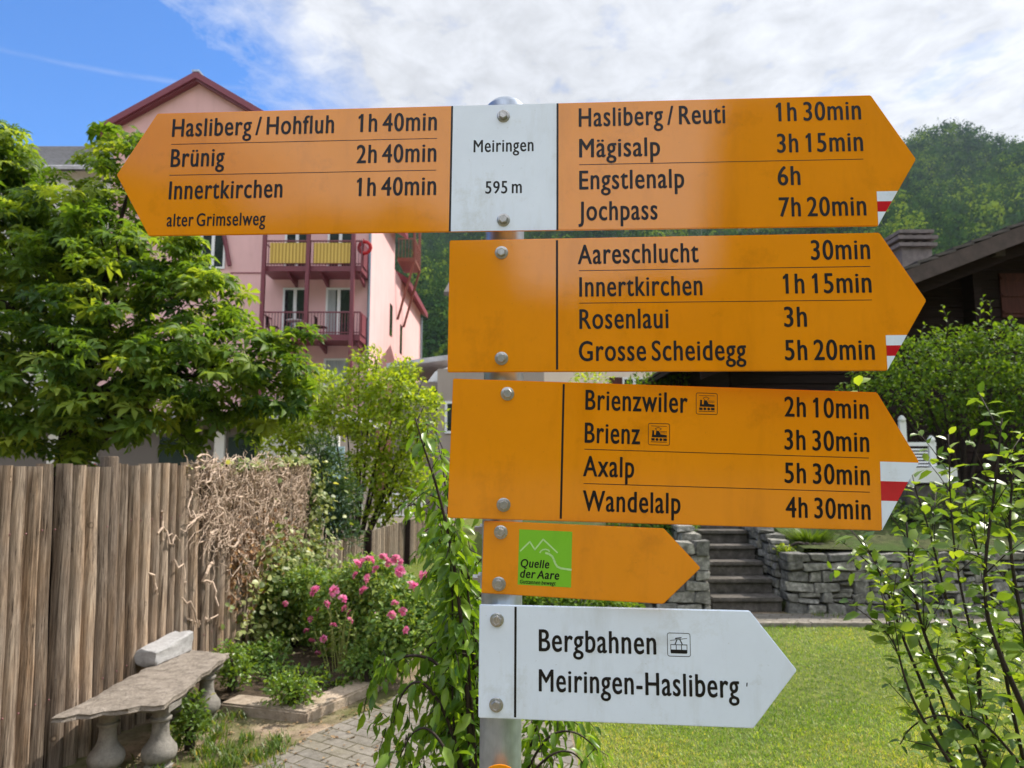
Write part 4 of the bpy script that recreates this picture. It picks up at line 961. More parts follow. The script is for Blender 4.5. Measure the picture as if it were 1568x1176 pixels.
# ---- drooping shrub beside the post
V0 = 1.95
vs_ = [(pl(V0, (735, 1330), (722, 1176), (716, 1060), (706, 940), (690, 830), (668, 740), (650, 690), (636, 640)), .010, .002),
 (pl(V0 + .1, (745, 1330), (735, 1150), (726, 1000), (708, 880), (700, 800), (705, 740)), .010, .003),
 (pl(V0 + .1, (740, 1330), (720, 1120), (680, 1020), (640, 1000), (600, 1010), (572, 1040), (566, 1075)), .008, .0015),
 (pl(V0, (740, 1330), (700, 1130), (660, 1050), (630, 1040), (606, 1080), (600, 1130)), .007, .0015),
 (pl(V0 - .1, (730, 1330), (700, 1180), (660, 1110), (630, 1120), (612, 1160)), .006, .0015),
 (pl(V0 + .15, (745, 1330), (728, 960), (720, 880), (700, 850), (680, 740), (676, 690)), .006, .0015),
 (pl(V0 + .05, (740, 1330), (735, 1060), (728, 960), (712, 900), (730, 860)), .006, .002),
 (pl(V0 + .25, (750, 1330), (790, 1220), (830, 1130), (870, 1115), (905, 1135), (925, 1165)), .006, .0014),
 (pl(V0 + .2, (750, 1330), (800, 1200), (845, 1150), (880, 1150), (900, 1180)), .006, .0014),
 (pl(V0 + .3, (750, 1330), (810, 1180), (815, 1110), (860, 1090), (885, 1110)), .006, .0014),
 (pl(V0 - .1, (740, 1340), (690, 1240), (650, 1180), (620, 1180)), .006, .0014),
 (pl(V0 + .2, (750, 1330), (730, 1080), (690, 990), (660, 980), (650, 1010)), .006, .0014),
 (pl(V0 + .2, (750, 1330), (745, 1080), (700, 1080), (670, 1100), (660, 1150)), .006, .0014),
 (pl(V0, (740, 1330), (720, 1040), (712, 960), (700, 930), (690, 985)), .005, .0014)]
for _i in range(9):
    x_ = rng.uniform(682, 738); vs_.append((pl(V0 + rng.uniform(-.05, .4), (735, 1330), (x_ + rng.uniform(-12, 12), 1150), (x_, 1020), (x_ + rng.uniform(-14, 8), 900), (x_ - rng.uniform(0, 26), rng.uniform(770, 850))), .005, .0014))
plant('drooping_shrub', 'shrub with long drooping green leaves growing up behind the signpost', 'shrub', (at(740, 1330, V0)[0], V0 + .05, 0), vs_, G_VINE, LEAF_L, .062, .017, twigs=(12, .085, .4, -.15), tint=(.62, .26), out=.75, grav=.85, up=0, pet=.4, start=.2)
plant('drooping_shrub_sprig', 'leafy shoot rising between the low fence and the signs', 'shrub', (at(672, 1200, 2.3)[0], 2.3, 0), [(pl(2.3, (700, 1330), (690, 1000), (686, 800), (684, 700), (668, 665)), .006, .0015), (pl(2.35, (705, 1330), (700, 1000), (690, 880), (664, 800), (640, 770), (625, 775)), .006, .0015)], G_VINE, LEAF_L, .055, .026, twigs=(5, .12, .4, 0), tint=(.6, .2), out=.8, grav=.6, up=0, pet=.4, start=.35)

# ---- hedge like bush under the chalet
def bushy(name, label, cat, lobes, n, mat, tpl, size, base, shoots=(), group=None, tint=(.45, .2), bias=.3, upw=.6, trunk=None, zmin=None, inner=.2):
    t = thing(name, label, cat, tuple(base), group)
    tw = MB()
    for c, r in lobes:
        bough(tw, [np.array(base), (np.array(base) + np.array(c)) / 2 + np.array([0, 0, .1]), np.array(c)], trunk or .03, .008, 6)
    P_, d, rad = crown(lobes, n, 0, bias)
    P_ = P_ + rng.normal(size=P_.shape) * size * .5
    if zmin is not None: m = P_[:, 2] > zmin + .08 * rng.normal(size=len(P_)); P_, d = P_[m], d[m]
    D_ = unit(d + .9 * rdir(len(P_))); U_ = np.array([0, 0, upw]) + .6 * d + .5 * rdir(len(P_)); S_ = size * rng.uniform(.6, 1.2, len(P_)); T_ = np.clip(rng.normal(tint[0], tint[1], len(P_)), 0, 1)
    A = [[P_], [D_], [U_], [S_], [T_]]
    for pts, sp_, sz in shoots:
        tw.tube(pts, np.linspace(.009, .003, len(pts)), 5); r = stem_leaves(pts, sp_, sz, start=.1, out=1.0, grav=0, up=.3)
        for a_, b_ in zip(A, (*r, np.clip(rng.normal(tint[0] + .25, .15, len(r[0])), 0, 1))): a_.append(b_)
    obj('stems', tw, M['twig'], t, smooth=True)
    scatter('foliage', mat, t, tpl, *[np.concatenate(a_) for a_ in A]); return t
HY = 10.6
hl = [(at(a, b, HY + dy), r) for a, b, dy, r in ((1340, 575, 0, .33), (1400, 560, 0, .45), (1460, 545, .2, .5), (1530, 545, 0, .55), (1600, 550, .2, .6), (1370, 600, -.2, .4), (1440, 600, -.2, .5), (1520, 600, -.3, .55), (1590, 610, -.2, .6), (1310, 610, .1, .28), (1560, 650, -.2, .5), (1480, 640, -.1, .35), (1420, 640, .3, .3))]
sh = [([at(1448, 530, HY), at(1452, 495, HY), at(1443, 468, HY)], .06, .11), ([at(1495, 530, HY), at(1500, 490, HY), at(1505, 455, HY)], .05, .11), ([at(1520, 530, HY), at(1518, 490, HY), at(1516, 462, HY)], .05, .11), ([at(1535, 520, HY), at(1540, 495, HY), at(1552, 488, HY)], .06, .10), ([at(1410, 530, HY), at(1412, 505, HY), at(1416, 498, HY)], .06, .09), ([at(1565, 520, HY), at(1568, 500, HY)], .06, .1), ([at(1382, 540, HY), at(1384, 512, HY)], .06, .09)]
bushy('pruned_bush', 'broad rounded green bush with upright new shoots in front of the chalet', 'bush', hl, 7600, G_HEDGE, LEAF_S, .085, (at(1470, 700, HY)[0], HY, 1.0), sh, trunk=.05, tint=(.34, .2))
# ---- light green small tree in front of the pink house
LY = 12.5
ll = [(at(a, b, LY + dy), r) for a, b, dy, r in ((600, 600, 0, .40), (640, 630, 0, .38), (560, 580, .3, .32), (585, 660, 0, .5), (530, 630, .2, .5), (620, 570, .2, .22), (470, 650, .3, .5), (430, 680, .3, .45), (640, 680, 0, .3), (560, 720, 0, .4), (430, 735, .3, .34), (475, 730, .2, .36), (520, 765, .1, .30), (600, 755, 0, .30), (640, 745, 0, .28), (580, 790, 0, .22), (500, 590, .5, .30), (610, 720, 0, .3), (575, 545, .3, .13), (550, 550, .3, .12), (655, 610, .1, .16))]
sh = [([at(610, 590, LY), at(612, 560, LY), at(606, 545, LY)], .06, .09), ([at(640, 600, LY), at(648, 580, LY)], .06, .09), ([at(575, 570, LY), at(580, 535, LY)], .06, .09)]
tt_ = bushy('light_green_tree', 'airy yellow green small tree with thin dark stems before the pink house', 'tree', ll, 11500, G_LIGHT, LEAF_S, .105, (at(545, 830, LY)[0], LY, 0), sh, trunk=.035, tint=(.5, .24))
# ---- blue green conifer-like shrub behind the fence end
by = 9.6
bl = [(at(a, b, by), r) for a, b, r in ((500, 780, .30), (500, 720, .26), (512, 820, .3), (490, 690, .18), (520, 760, .25))]
bushy('rosemary_bush', 'dense blue green narrow leaved bush behind the end of the palisade fence', 'bush', bl, 3000, G_BLUE, simple_tpl(.22, .1), .11, (at(505, 840, by)[0], by, 0), upw=1.2, tint=(.5, .3))
# yellowish shrub lower right of the light tree, small tree and greenery seen in the gaps between signs
def small_bush(label, pts, Y, n, size, mat, base_z=0, cat='bush', name='green_bush', **k):
    lb = [(at(a, b, Y), r) for a, b, r in pts]; c = np.mean([l[0] for l in lb], 0)
    return bushy(name, label, cat, lb, n, mat, LEAF_S, size, (c[0], Y, base_z), **k)
small_bush('bright green bush in front of the cream house, seen between the second and third signs', ((905, 590, .55), (880, 620, .6), (930, 640, .7), (840, 660, .7)), 20, 1500, .14, G_LIGHT, 0)
small_bush('larger green bush beside the chalet eave, seen between the second and third signs', ((1000, 600, .6), (1040, 590, .6), (1070, 610, .5), (980, 650, .8), (1050, 660, .8)), 17, 2400, .13, G_HEDGE, .9)
small_bush('low green bush on the terrace left of the steps, under the third sign', ((1000, 800, .25), (1030, 815, .2), (960, 800, .25), (1045, 795, .2)), 9.4, 1500, .07, G_HEDGE, .85)
small_bush('green shrub behind the right hand shrub below the pruned bush', ((1390, 800, .3), (1440, 790, .35), (1500, 790, .4), (1560, 780, .4)), 9.6, 2200, .07, G_BUSH, .85)
small_bush('low yellow green cushion plant on top of the garden wall', ((1200, 845, .07), (1228, 846, .07), (1258, 848, .07), (1280, 850, .06)), 8.62, 900, .04, G_LIGHT, .7, cat='plant', name='cushion_plant')
small_bush('loose green bush in front of the rubble wall left of the steps', ((800, 925, .2), (840, 930, .22), (890, 930, .2), (930, 935, .16), (960, 940, .12)), 7.9, 2600, .07, G_HEDGE, .0)
# grass clump on the terrace
gc = thing('ornamental_grass', 'tall arching clump of ornamental grass above the garden wall', 'grass clump', tuple(at(1240, 842, 8.95)))
n = 900; c = at(1240, 842, 8.95); a = rng.uniform(0, 6.283, n); r = rng.uniform(0, .16, n)
scatter('blades', G_TUFT, gc, (np.array([(0, .02, 0), (0, -.02, 0), (.5, .018, .02), (.5, -.018, .02), (1, 0, -.25)], float), [(0, 1, 3, 2), (2, 3, 4)]), c + np.stack([r * np.cos(a), r * np.sin(a), -.03 + 0 * a], 1), np.stack([np.cos(a) * .55, np.sin(a) * .55, rng.uniform(.7, 1.5, n)], 1), np.stack([-np.cos(a), -np.sin(a), .4 + 0 * a], 1), rng.uniform(.2, .42, n), rng.uniform(.1, .6, n))

# ---- white chair and low platform under the bush
wy_ = 9.9; c = at(1418, 700, wy_)
wc = thing('white_chair', 'white garden chair with slatted back on the terrace under the pruned bush', 'chair', (c[0], wy_, 1.0))
x0, x1 = at(1392, 700, wy_)[0], at(1432, 700, wy_)[0]; zt, zs_, zb = at(1405, 640, wy_)[2], at(1405, 716, wy_)[2], at(1405, 742, wy_)[2]
for x, top in ((at(1403, 700, wy_)[0], zt), (x1 + .14, at(1432, 672, wy_)[2])):
    mb = MB(); mb.box(x - .045, x + .045, wy_ + .28, wy_ + .33, zb - .02, top - .03); mb.lathe([(.045, 0), (.055, .03), (.035, .07), (.01, .09)], (x, wy_ + .305, top - .03), 10); obj('back_post', mb, M['frame_white'], wc)
mb = MB(); mb.box(x0 - .1, x1 + .2, wy_ + .29, wy_ + .325, at(1400, 682, wy_)[2], at(1400, 676, wy_)[2])
for i in range(6): mb.box(x0 + .05, x1 + .08, wy_ + .295, wy_ + .31, zs_ + .02 + i * .045, zs_ + .045 + i * .045)
obj('backrest', mb, M['frame_white'], wc)
mb = MB(); mb.box(x0 - .1, x1 + .18, wy_ - .18, wy_ + .33, zs_ - .03, zs_); mb.box(x0 - .1, x1 + .18, wy_ - .18, wy_ - .15, zb + .03, zs_ - .031); obj('seat', mb, M['frame_white'], wc)
for x in (x0 - .07, x1 + .15):
    for y in (wy_ - .14, wy_ + .29): mb = MB(); mb.box(x - .025, x + .025, y - .025, y + .025, zb - .02, zs_ - .031); obj('leg', mb, M['frame_white'], wc)
mb = MB(); mb.box(x0 - .2, x1 + .25, wy_ - .25, wy_ + .5, .96, zb - .02); tag(obj('stone_platform', mb, M['step'], bevel=.01), 'low grey stone platform under the white garden chair', 'platform')

# ---- rose bushes, with each flower a part
def flower_mesh():
    n = 26; d = rdir(n); d[:, 2] = np.abs(d[:, 2]); v, f = simple_tpl(1.1, .35, .25)
    o = scatter('flower', M['petal'], None, (v, f), d * .012 * np.array([1, 1, .8]), d + .6 * rdir(n) * np.array([1, 1, .2]), np.array([0, 0, 1.]) + .5 * rdir(n), rng.uniform(.022, .034, n), rng.uniform(0, 1, n), local=True); return o
FM = [flower_mesh() for _ in range(3)]
RB = [('pink rose bush nearest the ivy with pale yellow green canes', [((430, 915), .20), ((455, 950), .22), ((470, 900), .2), ((420, 965), .18), ((490, 960), .18)], 6.6, [(437, 925), (488, 936), (476, 948), (470, 966), (478, 983), (487, 1001), (400, 1030)], .6),
      ('large rose bush in the middle of the bed with many pink blooms', [((525, 920), .28), ((550, 960), .3), ((580, 900), .28), ((560, 890), .25), ((515, 970), .22), ((590, 960), .28)], 6.2, [(545, 862), (555, 863), (566, 858), (588, 855), (545, 881), (565, 886), (524, 918), (528, 932), (535, 938), (577, 942), (582, 938), (512, 905), (535, 950), (511, 958), (495, 978), (575, 872), (557, 905), (500, 925), (482, 905)], .62),
      ('leafy rose bush at the path end of the bed with bright pink blooms', [((625, 930), .22), ((610, 970), .24), ((640, 960), .2), ((590, 1000), .2)], 5.7, [(608, 858), (597, 864), (612, 874), (630, 897), (635, 900), (649, 881), (605, 924), (622, 965), (600, 942), (617, 937)], .55)]
for lab, lb, Y, fl, tint in RB:
    lobes_ = [(at(a[0], a[1], Y + rng.uniform(-.15, .15)), r * .92) for a, r in lb]; cx = np.mean([l[0][0] for l in lobes_])
    t = bushy('rose_bush', lab, 'rose bush', lobes_, int(1500 * len(lobes_)), G_ROSE, LEAF_S, .048, (cx, Y, .05), group='rose bushes in the bed', tint=(tint, .24), trunk=.008)
    for i, (fx, fy_) in enumerate(fl):
        p = at(fx, fy_, Y - .36 - rng.uniform(0, .15)); f = FM[i % 3].copy(); C.objects.link(f); f.parent = t; f.location = Vector(p) - t.location; f.rotation_euler = (R(rng.uniform(20, 70)), R(rng.uniform(-40, 40)), rng.uniform(0, 6)); sc_ = rng.uniform(.75, 1.1) * (.9 if fy_ > 920 else 1.15); f.scale = (sc_,) * 3
for f in FM: bpy.data.objects.remove(f)
cs = []
for i in range(13):
    a = (rng.uniform(505, 545), 1052 + rng.uniform(-12, 6)); p = at(*a, Y=5.75); e = p + np.array([rng.uniform(-.16, .16), rng.uniform(-.1, .1), rng.uniform(.42, .62)]); cs.append(([p - (0, 0, .05), (p + e) / 2 + rng.normal(size=3) * .02, e], .005, .003))
plant('cane_shrub', 'cluster of upright yellow green canes with few leaves at the front of the rose bed', 'shrub', tuple(np.mean([c[0][0] for c in cs], 0)), cs, G_ROSE, LEAF_S, .045, .05, stem_mat='greenstem', tint=(.75, .2), start=.5)
# low leafy plants at the foot of the bed
for lab, pts, Y, n, mt_ in (('low dark leafy plant under the rose bushes beside the kerb', ((420, 1040, .13), (450, 1050, .13), (480, 1045, .12)), 5.6, 900, G_ROSE), ('low grey green leafy plant at the foot of the canes', ((500, 1060, .09), (480, 1062, .08), (520, 1058, .07)), 5.4, 500, G_BUSH), ('low grey green plant beside the kerb corner of the rose bed', ((450, 1062, .09), (430, 1055, .1), (468, 1058, .08)), 5.0, 700, G_BUSH), ('low green plant on the bed soil between the kerb and the ivy', ((400, 1020, .12), (380, 1010, .12), (415, 1005, .14)), 5.9, 1000, G_ROSE), ('leafy plant on the bed soil before the path end rose bush', ((560, 1010, .13), (585, 1015, .12), (545, 1020, .1)), 5.5, 900, G_ROSE), ('small leafy plant at the fence foot behind the bench', ((352, 1005, .09), (365, 1030, .1), (350, 1035, .08)), 5.3, 600, G_BUSH), ('low leafy weed under the middle of the bench', ((292, 1085, .08), (300, 1110, .08), (285, 1120, .07)), 4.35, 500, G_TUFT)):
    small_bush(lab, pts, Y, n, .04, mt_, .02, cat='plant', name='bedding_plant')

# ---- variegated ivy climbing the end of the fence
iv = thing('variegated_ivy', 'pale variegated ivy climbing over the end of the palisade fence', 'ivy', (fence_x(7) + .1, 7, 0))
A = []
for (a, b, Y, s1, s2, n, off) in ((420, 865, 7.0, .30, .15, 800, .13), (400, 900, 6.6, .25, .25, 700, .15), (440, 920, 7.2, .3, .25, 900, .16), (395, 970, 6.4, .22, .16, 420, .15), (482, 770, 7.55, .05, .26, 420, .12), (482, 860, 7.55, .1, .25, 420, .14), (372, 712, 6.1, .3, .02, 120, .05), (440, 706, 7.1, .3, .02, 150, .05), (455, 965, 7.0, .3, .14, 500, .22)):
    z = at(a, b, Y)[2]; yy = Y + rng.normal(size=n) * s1; A.append(np.stack([fence_x(yy) + .04 + np.abs(rng.normal(size=n)) * off, yy, np.maximum(.05, z + rng.normal(size=n) * s2)], 1))
P_ = np.concatenate(A); n = len(P_); P_ = P_[P_[:, 2] < 1.78]; n = len(P_)
scatter('foliage', G_IVY, iv, leaf_tpl(.85, .2), P_, rdir(n) + np.array([.5, -.3, -.5]), np.array([.8, -.3, .6]) + .5 * rdir(n), rng.uniform(.035, .07, n), np.clip(rng.normal(.5, .3, n), 0, 1))
iv_s = MB()
for _ in range(26):
    y = rng.uniform(6.2, 7.9); z0 = .02; q = [np.array([fence_x(y) + .07, y, z0])]
    for _k in range(7): q.append(q[-1] + np.array([rng.uniform(-.005, .008), rng.uniform(-.1, .1), rng.uniform(.08, .22)]))
    iv_s.tube(q, np.linspace(.009, .003, 8), 5)
obj('stems', iv_s, M['deadwood'], iv)
# ---- dead creeper matted over the fence
dc = thing('dead_creeper', 'matted mass of dry brown creeper stems hanging on the palisade fence', 'creeper', (fence_x(6.5) + .08, 6.5, 0))
def strands(N, y0, y1, z0, z1, r0, r1, flat=.5, top=None):
    mb = MB()
    for _ in range(N):
        y = rng.uniform(y0, y1); z = rng.uniform(z0, z1)
        if rng.uniform() < .35: z = z1 - abs(rng.normal()) * .25
        if (y - y0) / (y1 - y0) + (z - z0) / (z1 - z0) * .6 < .35 + rng.uniform(-.15, .1): continue
        a = rng.uniform(0, 6.283); q = [np.array([fence_x(y) + .045 + abs(rng.normal()) * .045, y, z])]
        for _k in range(rng.integers(4, 9)):
            a += rng.normal() * .9; st = rng.uniform(.03, .075); s2 = q[-1] + np.array([rng.normal() * .016, math.cos(a) * st, math.sin(a) * st * flat - .012]); s2[0] = max(s2[0], fence_x(s2[1]) + .035); q.append(s2)
        if min(w_[2] for w_ in q) < .05 or max(w_[2] for w_ in q) > 1.80: continue
        r = rng.uniform(r0, r1); mb.tube(q, np.linspace(r, r * .5, len(q)), 5)
    return mb
obj('fine_stems', strands(1500, 5.45, 7.5, .75, 1.72, .0025, .0055, .8), M['deadwood'], dc)
tk = (strands(80, 5.3, 7.45, .5, 1.70, .007, .013, .8))
mb = tk
for y, z in ((4.95, 1.2), (5.0, 1.35), (5.15, 1.0), (4.85, .95), (5.25, .72), (5.35, .55), (5.6, .5)):
    q = [np.array([fence_x(y) + .06, y, z])]
    for _k in range(7): q.append(q[-1] + np.array([rng.normal() * .012 + .002, rng.uniform(-.02, .07), rng.uniform(-.09, .04)]))
    mb.tube(q, np.linspace(.009, .004, 8), 6)
obj('thick_stems', mb, M['deadwood'], dc)
n = 900; y = rng.uniform(5.9, 7.3, n); z = np.clip(rng.normal(.85, .2, n), .2, 1.5)
scatter('dry_leaves', leafmat('dry brown leaf', [(0, (.16, .075, .03)), (.6, (.27, .15, .07)), (1, (.42, .25, .11))], .25, (1.2, 1, .8)), dc, LEAF_S, np.stack([fence_x(y) + .05 + np.abs(rng.normal(size=n)) * .05, y, z], 1), rdir(n) + np.array([.2, 0, -.6]), np.array([1., -.3, .3]) + .5 * rdir(n), rng.uniform(.03, .06, n), rng.uniform(0, 1, n))

# the old fence leans a little away from the garden, with all that hangs on it
for root in (fe, iv, dc):
    for o in root.children:
        k = len(o.data.vertices); co = np.empty(k * 3, np.float32); o.data.vertices.foreach_get('co', co); co = co.reshape(-1, 3); co[:, 0] -= .036 * co[:, 2]
        o.data.vertices.foreach_set('co', co.ravel()); o.data.update()
# ---- lawn blades, weeds
blade = (np.array([(0, .06, 0), (0, -.06, 0), (.6, .045, .10), (.6, -.045, .10), (1, 0, .0)], float), [(0, 1, 3, 2), (2, 3, 4)])
def grass(name, label, regions, mat, hgt, w=1.0, tint=(.38, .27)):
    P_ = []
    for x0, x1, y0, y1, n in regions:
        q = np.stack([rng.uniform(x0, x1, n), rng.uniform(y0, y1, n), np.full(n, .002)], 1); P_.append(q[np.abs(q[:, 0]) < .80 * q[:, 1] + .2])
    P_ = np.concatenate(P_); n = len(P_); a = rng.uniform(0, 6.283, n); l = rng.uniform(.4, 1.9, n)
    pat = .5 + .25 * np.sin(P_[:, 0] * 2.3 + np.sin(P_[:, 1] * 1.9)) + .25 * np.sin(P_[:, 1] * 3.1 + 2 * np.sin(P_[:, 0] * 1.3))
    o = scatter(name, mat, None, blade, P_, np.stack([np.cos(a) * l, np.sin(a) * l, np.ones(n)], 1), np.stack([-np.cos(a), -np.sin(a), .3 + 0 * a], 1), rng.uniform(.5, 1.2, n) * hgt, np.clip(tint[0] + (pat - .5) * .5 + .2 * np.clip((5.6 - P_[:, 1]) / 1.6, -.6, 1) + rng.normal(size=n) * tint[1], 0, 1))
    return tag(o, label, 'grass', kind='stuff')
grass('lawn_grass', 'short mown green lawn with yellowish dry patches', [(.40, 3.6, 3.3, 5.2, 62000), (.40, 5.2, 5.2, 7.6, 60000), (-1.85, -.24, 6.35, 9.5, 16000), (-2.1, -.25, 9.5, 14, 9000)], G_GRASS, .030)
def tufts(regions, N, per, h):
    P_, A_ = [], []
    for _ in range(N):
        x0, x1, y0, y1 = regions[rng.integers(len(regions))]; c = np.array([rng.uniform(x0, x1), rng.uniform(y0, y1)]); k = int(per * rng.uniform(.4, 1.5))
        P_.append(np.concatenate([c + rng.normal(size=(k, 2)) * rng.uniform(.02, .06), np.zeros((k, 1))], 1))
    P_ = np.concatenate(P_); n = len(P_); a = rng.uniform(0, 6.283, n); l = rng.uniform(.3, 1.3, n)
    return scatter('weeds', G_TUFT, None, blade, P_, np.stack([np.cos(a) * l, np.sin(a) * l, np.ones(n)], 1), np.stack([-np.cos(a), -np.sin(a), .3 + 0 * a], 1), rng.uniform(.5, 1.2, n) * h, np.clip(rng.normal(.45, .3, n), 0, 1))
tag(tufts([(-2.25, -1.35, 3.5, 4.6), (-1.95, -1.2, 3.4, 4.35), (-1.8, -1.3, 4.05, 4.55), (-2.2, -1.8, 4.4, 5.0)], 46, 50, .07), 'wild grass tufts and weeds on bare soil round the stone bench', 'grass', kind='stuff')
wd = tufts([(3.2, 7, 8.12, 8.2), (.4, 2.2, 8.1, 8.2), (.4, 7, 7.58, 7.63)], 70, 40, .06); wd.name = 'wall_weeds'; tag(wd, 'small weeds growing along the foot of the garden walls and the lawn kerb', 'weeds', kind='stuff')
n = 500; q = np.stack([rng.uniform(-1.9, -.6, n), rng.uniform(3.2, 5.2, n), np.full(n, .012)], 1)
tag(scatter('leaf_litter', leafmat('litter leaf', [(0, (.14, .08, .04)), (1, (.34, .23, .12))], .2, (1.2, 1, .8)), None, LEAF_S, q, rdir(n) * np.array([1, 1, .15]), np.array([0, 0, 1.]) + .3 * rdir(n), rng.uniform(.015, .04, n), rng.uniform(0, 1, n)), 'scattered dry leaf litter along the edge of the path', 'leaf litter', kind='stuff')

# ================================================================== SIGNPOST AND SIGNS
pxz = lambda z: -.0095 - .0072 * (2.23 - z)
po = thing('signpost', 'round galvanised steel post carrying the yellow hiking signs', 'post', (pxz(0), 1.0745, 0))
mb = MB(); zs_ = np.linspace(-.05, 2.215, 12); mb.tube([(pxz(z), 1.0745, z) for z in zs_], .030, 40); obj('pole', mb, M['galv'], po, auto=40)
mb = MB(); mb.lathe([(.0312, 2.188), (.0316, 2.192), (.0316, 2.212), (.0300, 2.220), (.024, 2.2265), (.012, 2.230), (.001, 2.231)], (pxz(2.2), 1.0745, 0), 40); obj('cap', mb, M['galv'], po, auto=30)
# text from the built-in face, condensed, strokes restored
_tc = {}
dgr = lambda: bpy.context.evaluated_depsgraph_get()
_sh = {}
def shape(t_):
    if t_ in _sh: return _sh[t_]
    cu = bpy.data.curves.new('t', 'FONT'); cu.body = t_; cu.space_character = 1.10; cu.space_word = .45; cu.resolution_u = 5
    ob = bpy.data.objects.new('t', cu); C.objects.link(ob); bpy.context.view_layer.update()
    me = bpy.data.meshes.new_from_object(ob.evaluated_get(dgr())); v = np.array([x.co[:] for x in me.vertices]); f = [list(p.vertices) for p in me.polygons]
    bpy.data.objects.remove(ob); bpy.data.curves.remove(cu); bpy.data.meshes.remove(me); _sh[t_] = (v[:, :2], f); return _sh[t_]
XH = shape('x')[0][:, 1].max(); XK = 1.12; ASC = shape('l')[0][:, 1].max()
def glyph_mesh(body, shear=0., bold=.0):
    """text outline: raised x-height, a flag on the figure one, heavier strokes"""
    key = (body, shear, bold)
    if key in _tc: return _tc[key]
    V, F, n = [], [], 0
    for i, chx in enumerate(body):
        if chx == ' ': continue
        v, f = shape(chx); v = v.copy(); v[:, 0] += shape(body[:i + 1])[0][:, 0].max() - v[:, 0].max()
        if chx.islower():
            y = v[:, 1]; xh, top = XH, max(ASC, y.max())
            v[:, 1] = np.where(y <= 0, y, np.where(y <= xh, y * XK, XK * xh + (y - xh) * (top - XK * xh) / (top - xh)))
        if chx == '1':
            x = v[:, 0].min(); k = len(v); v = np.concatenate([v, np.array([(x + .03, .675), (x - .105, .585), (x - .105, .500), (x + .03, .570)])]); f = f + [[k, k + 1, k + 2, k + 3]]
        V.append(v); F += [[q + n for q in p] for p in f]; n += len(v)
    v = np.concatenate(V)
    if shear: v[:, 0] += shear * v[:, 1]
    d, e = .021 + bold, .007 + bold * .6       # the outline laid down several times, shifted a little
    offs = ((-d, 0), (d, 0), (0, e), (0, -e), (0, 0)); W = np.concatenate([np.concatenate([v + o_, np.full((n, 1), k * 1.0)], 1) for k, o_ in enumerate(offs)])
    _tc[key] = (W, [[q + k * n for q in p] for k in range(len(offs)) for p in F]); return _tc[key]
vH, _ = glyph_mesh('H'); CAPH = vH[:, 1].max() - vH[:, 1].min(); BASE = vH[:, 1].min()
MM = .001
def text(sign, body, x0, x1, base, cap=29.3, mat='ink', name='lettering', y=-.0004, shear=0., bold=0., parent=None):
    v, f = glyph_mesh(body, shear, bold); s = cap / CAPH; a, b_ = v[:, 0].min(), v[:, 0].max()
    X = x0 + (v[:, 0] - a) / (b_ - a) * (x1 - x0); Z = base + (v[:, 1] - BASE) * s
    mb = MB(); mb.add(np.stack([X * MM, y - v[:, 2] * .00003, Z * MM], 1), f); o = obj(name, mb, M[mat], parent or sign, local=True, fix=False)
    return o
def flat(sign, polys, mat, name, y=-.0003, parent=None):
    mb = MB()
    for p in polys: mb.add([(a * MM, y, b_ * MM) for a, b_ in p], [tuple(range(len(p)))])
    return obj(name, mb, M[mat], parent or sign, local=True, fix=False)
def rect(a, b_, c, d): return [(a, c), (b_, c), (b_, d), (a, d)]
def linestrip(pts, w):
    out = []
    for (a, b_), (c, d) in zip(pts[:-1], pts[1:]):
        L = math.hypot(c - a, d - b_) or 1; nx_, ny_ = -(d - b_) / L * w / 2, (c - a) / L * w / 2; ex_, ey_ = (c - a) / L * w * .25, (d - b_) / L * w * .25
        out.append([(a + nx_ - ex_, b_ + ny_ - ey_), (a - nx_ - ex_, b_ - ny_ - ey_), (c - nx_ + ex_, d - ny_ + ey_), (c + nx_ + ex_, d + ny_ + ey_)])
    return out
def frame(cx_, cy__, s, w=.7, r=3):
    h = s / 2; pts = []
    for qx, qy, a0 in ((1, 1, 0), (-1, 1, 90), (-1, -1, 180), (1, -1, 270)):
        for a in (0, 30, 60, 90): pts.append((cx_ + qx * (h - r) + r * math.cos(R(a0 + a)), cy__ + qy * (h - r) + r * math.sin(R(a0 + a))))
    return linestrip(pts + pts[:1], w)
def bolt(sign, x, z, worn=0):
    b_ = MB(); Mx = Matrix.Rotation(R(90), 3, 'X')
    b_.lathe([(.0098, .0), (.0098, .0014), (.0092, .0018), (.005, .0018)], (x * MM, 0, z * MM), 28, Mx)
    o = obj('bolt', b_, M['bolt'], sign, local=True, auto=35)
    h = MB(); h.lathe([(.0072, .0018), (.0072, .0062), (.0064, .0072), (.0055, .0074), (.0050, .0069), (.001, .0069)], (x * MM, 0, z * MM), 6, Matrix.Rotation(R(90), 3, 'X') @ Matrix.Rotation(rng.uniform(0, 1), 3, 'Z'))
    a = np.arange(5) * 1.2566 + rng.uniform()
    for q in a: h.box(x * MM + .0026 * math.cos(q) - .0009, x * MM + .0026 * math.cos(q) + .0009, -.0074, -.0068, z * MM + .0026 * math.sin(q) - .0005, z * MM + .0026 * math.sin(q) + .0005)
    obj('bolt_head', h, M['bolt'], o, local=True, bevel=.0005)
def make_sign(name, label, cat, o, yaw, roll, outline, mat):
    s = thing(name, label, cat, o); s.rotation_euler = (0, R(roll), R(yaw))
    mb = MB(); mb.prism([(a * MM, b_ * MM) for a, b_ in outline], lambda u, v, k: (u, .0032 * k, v)); obj('panel', mb, M[mat], s, local=True, bevel=.0012); return s
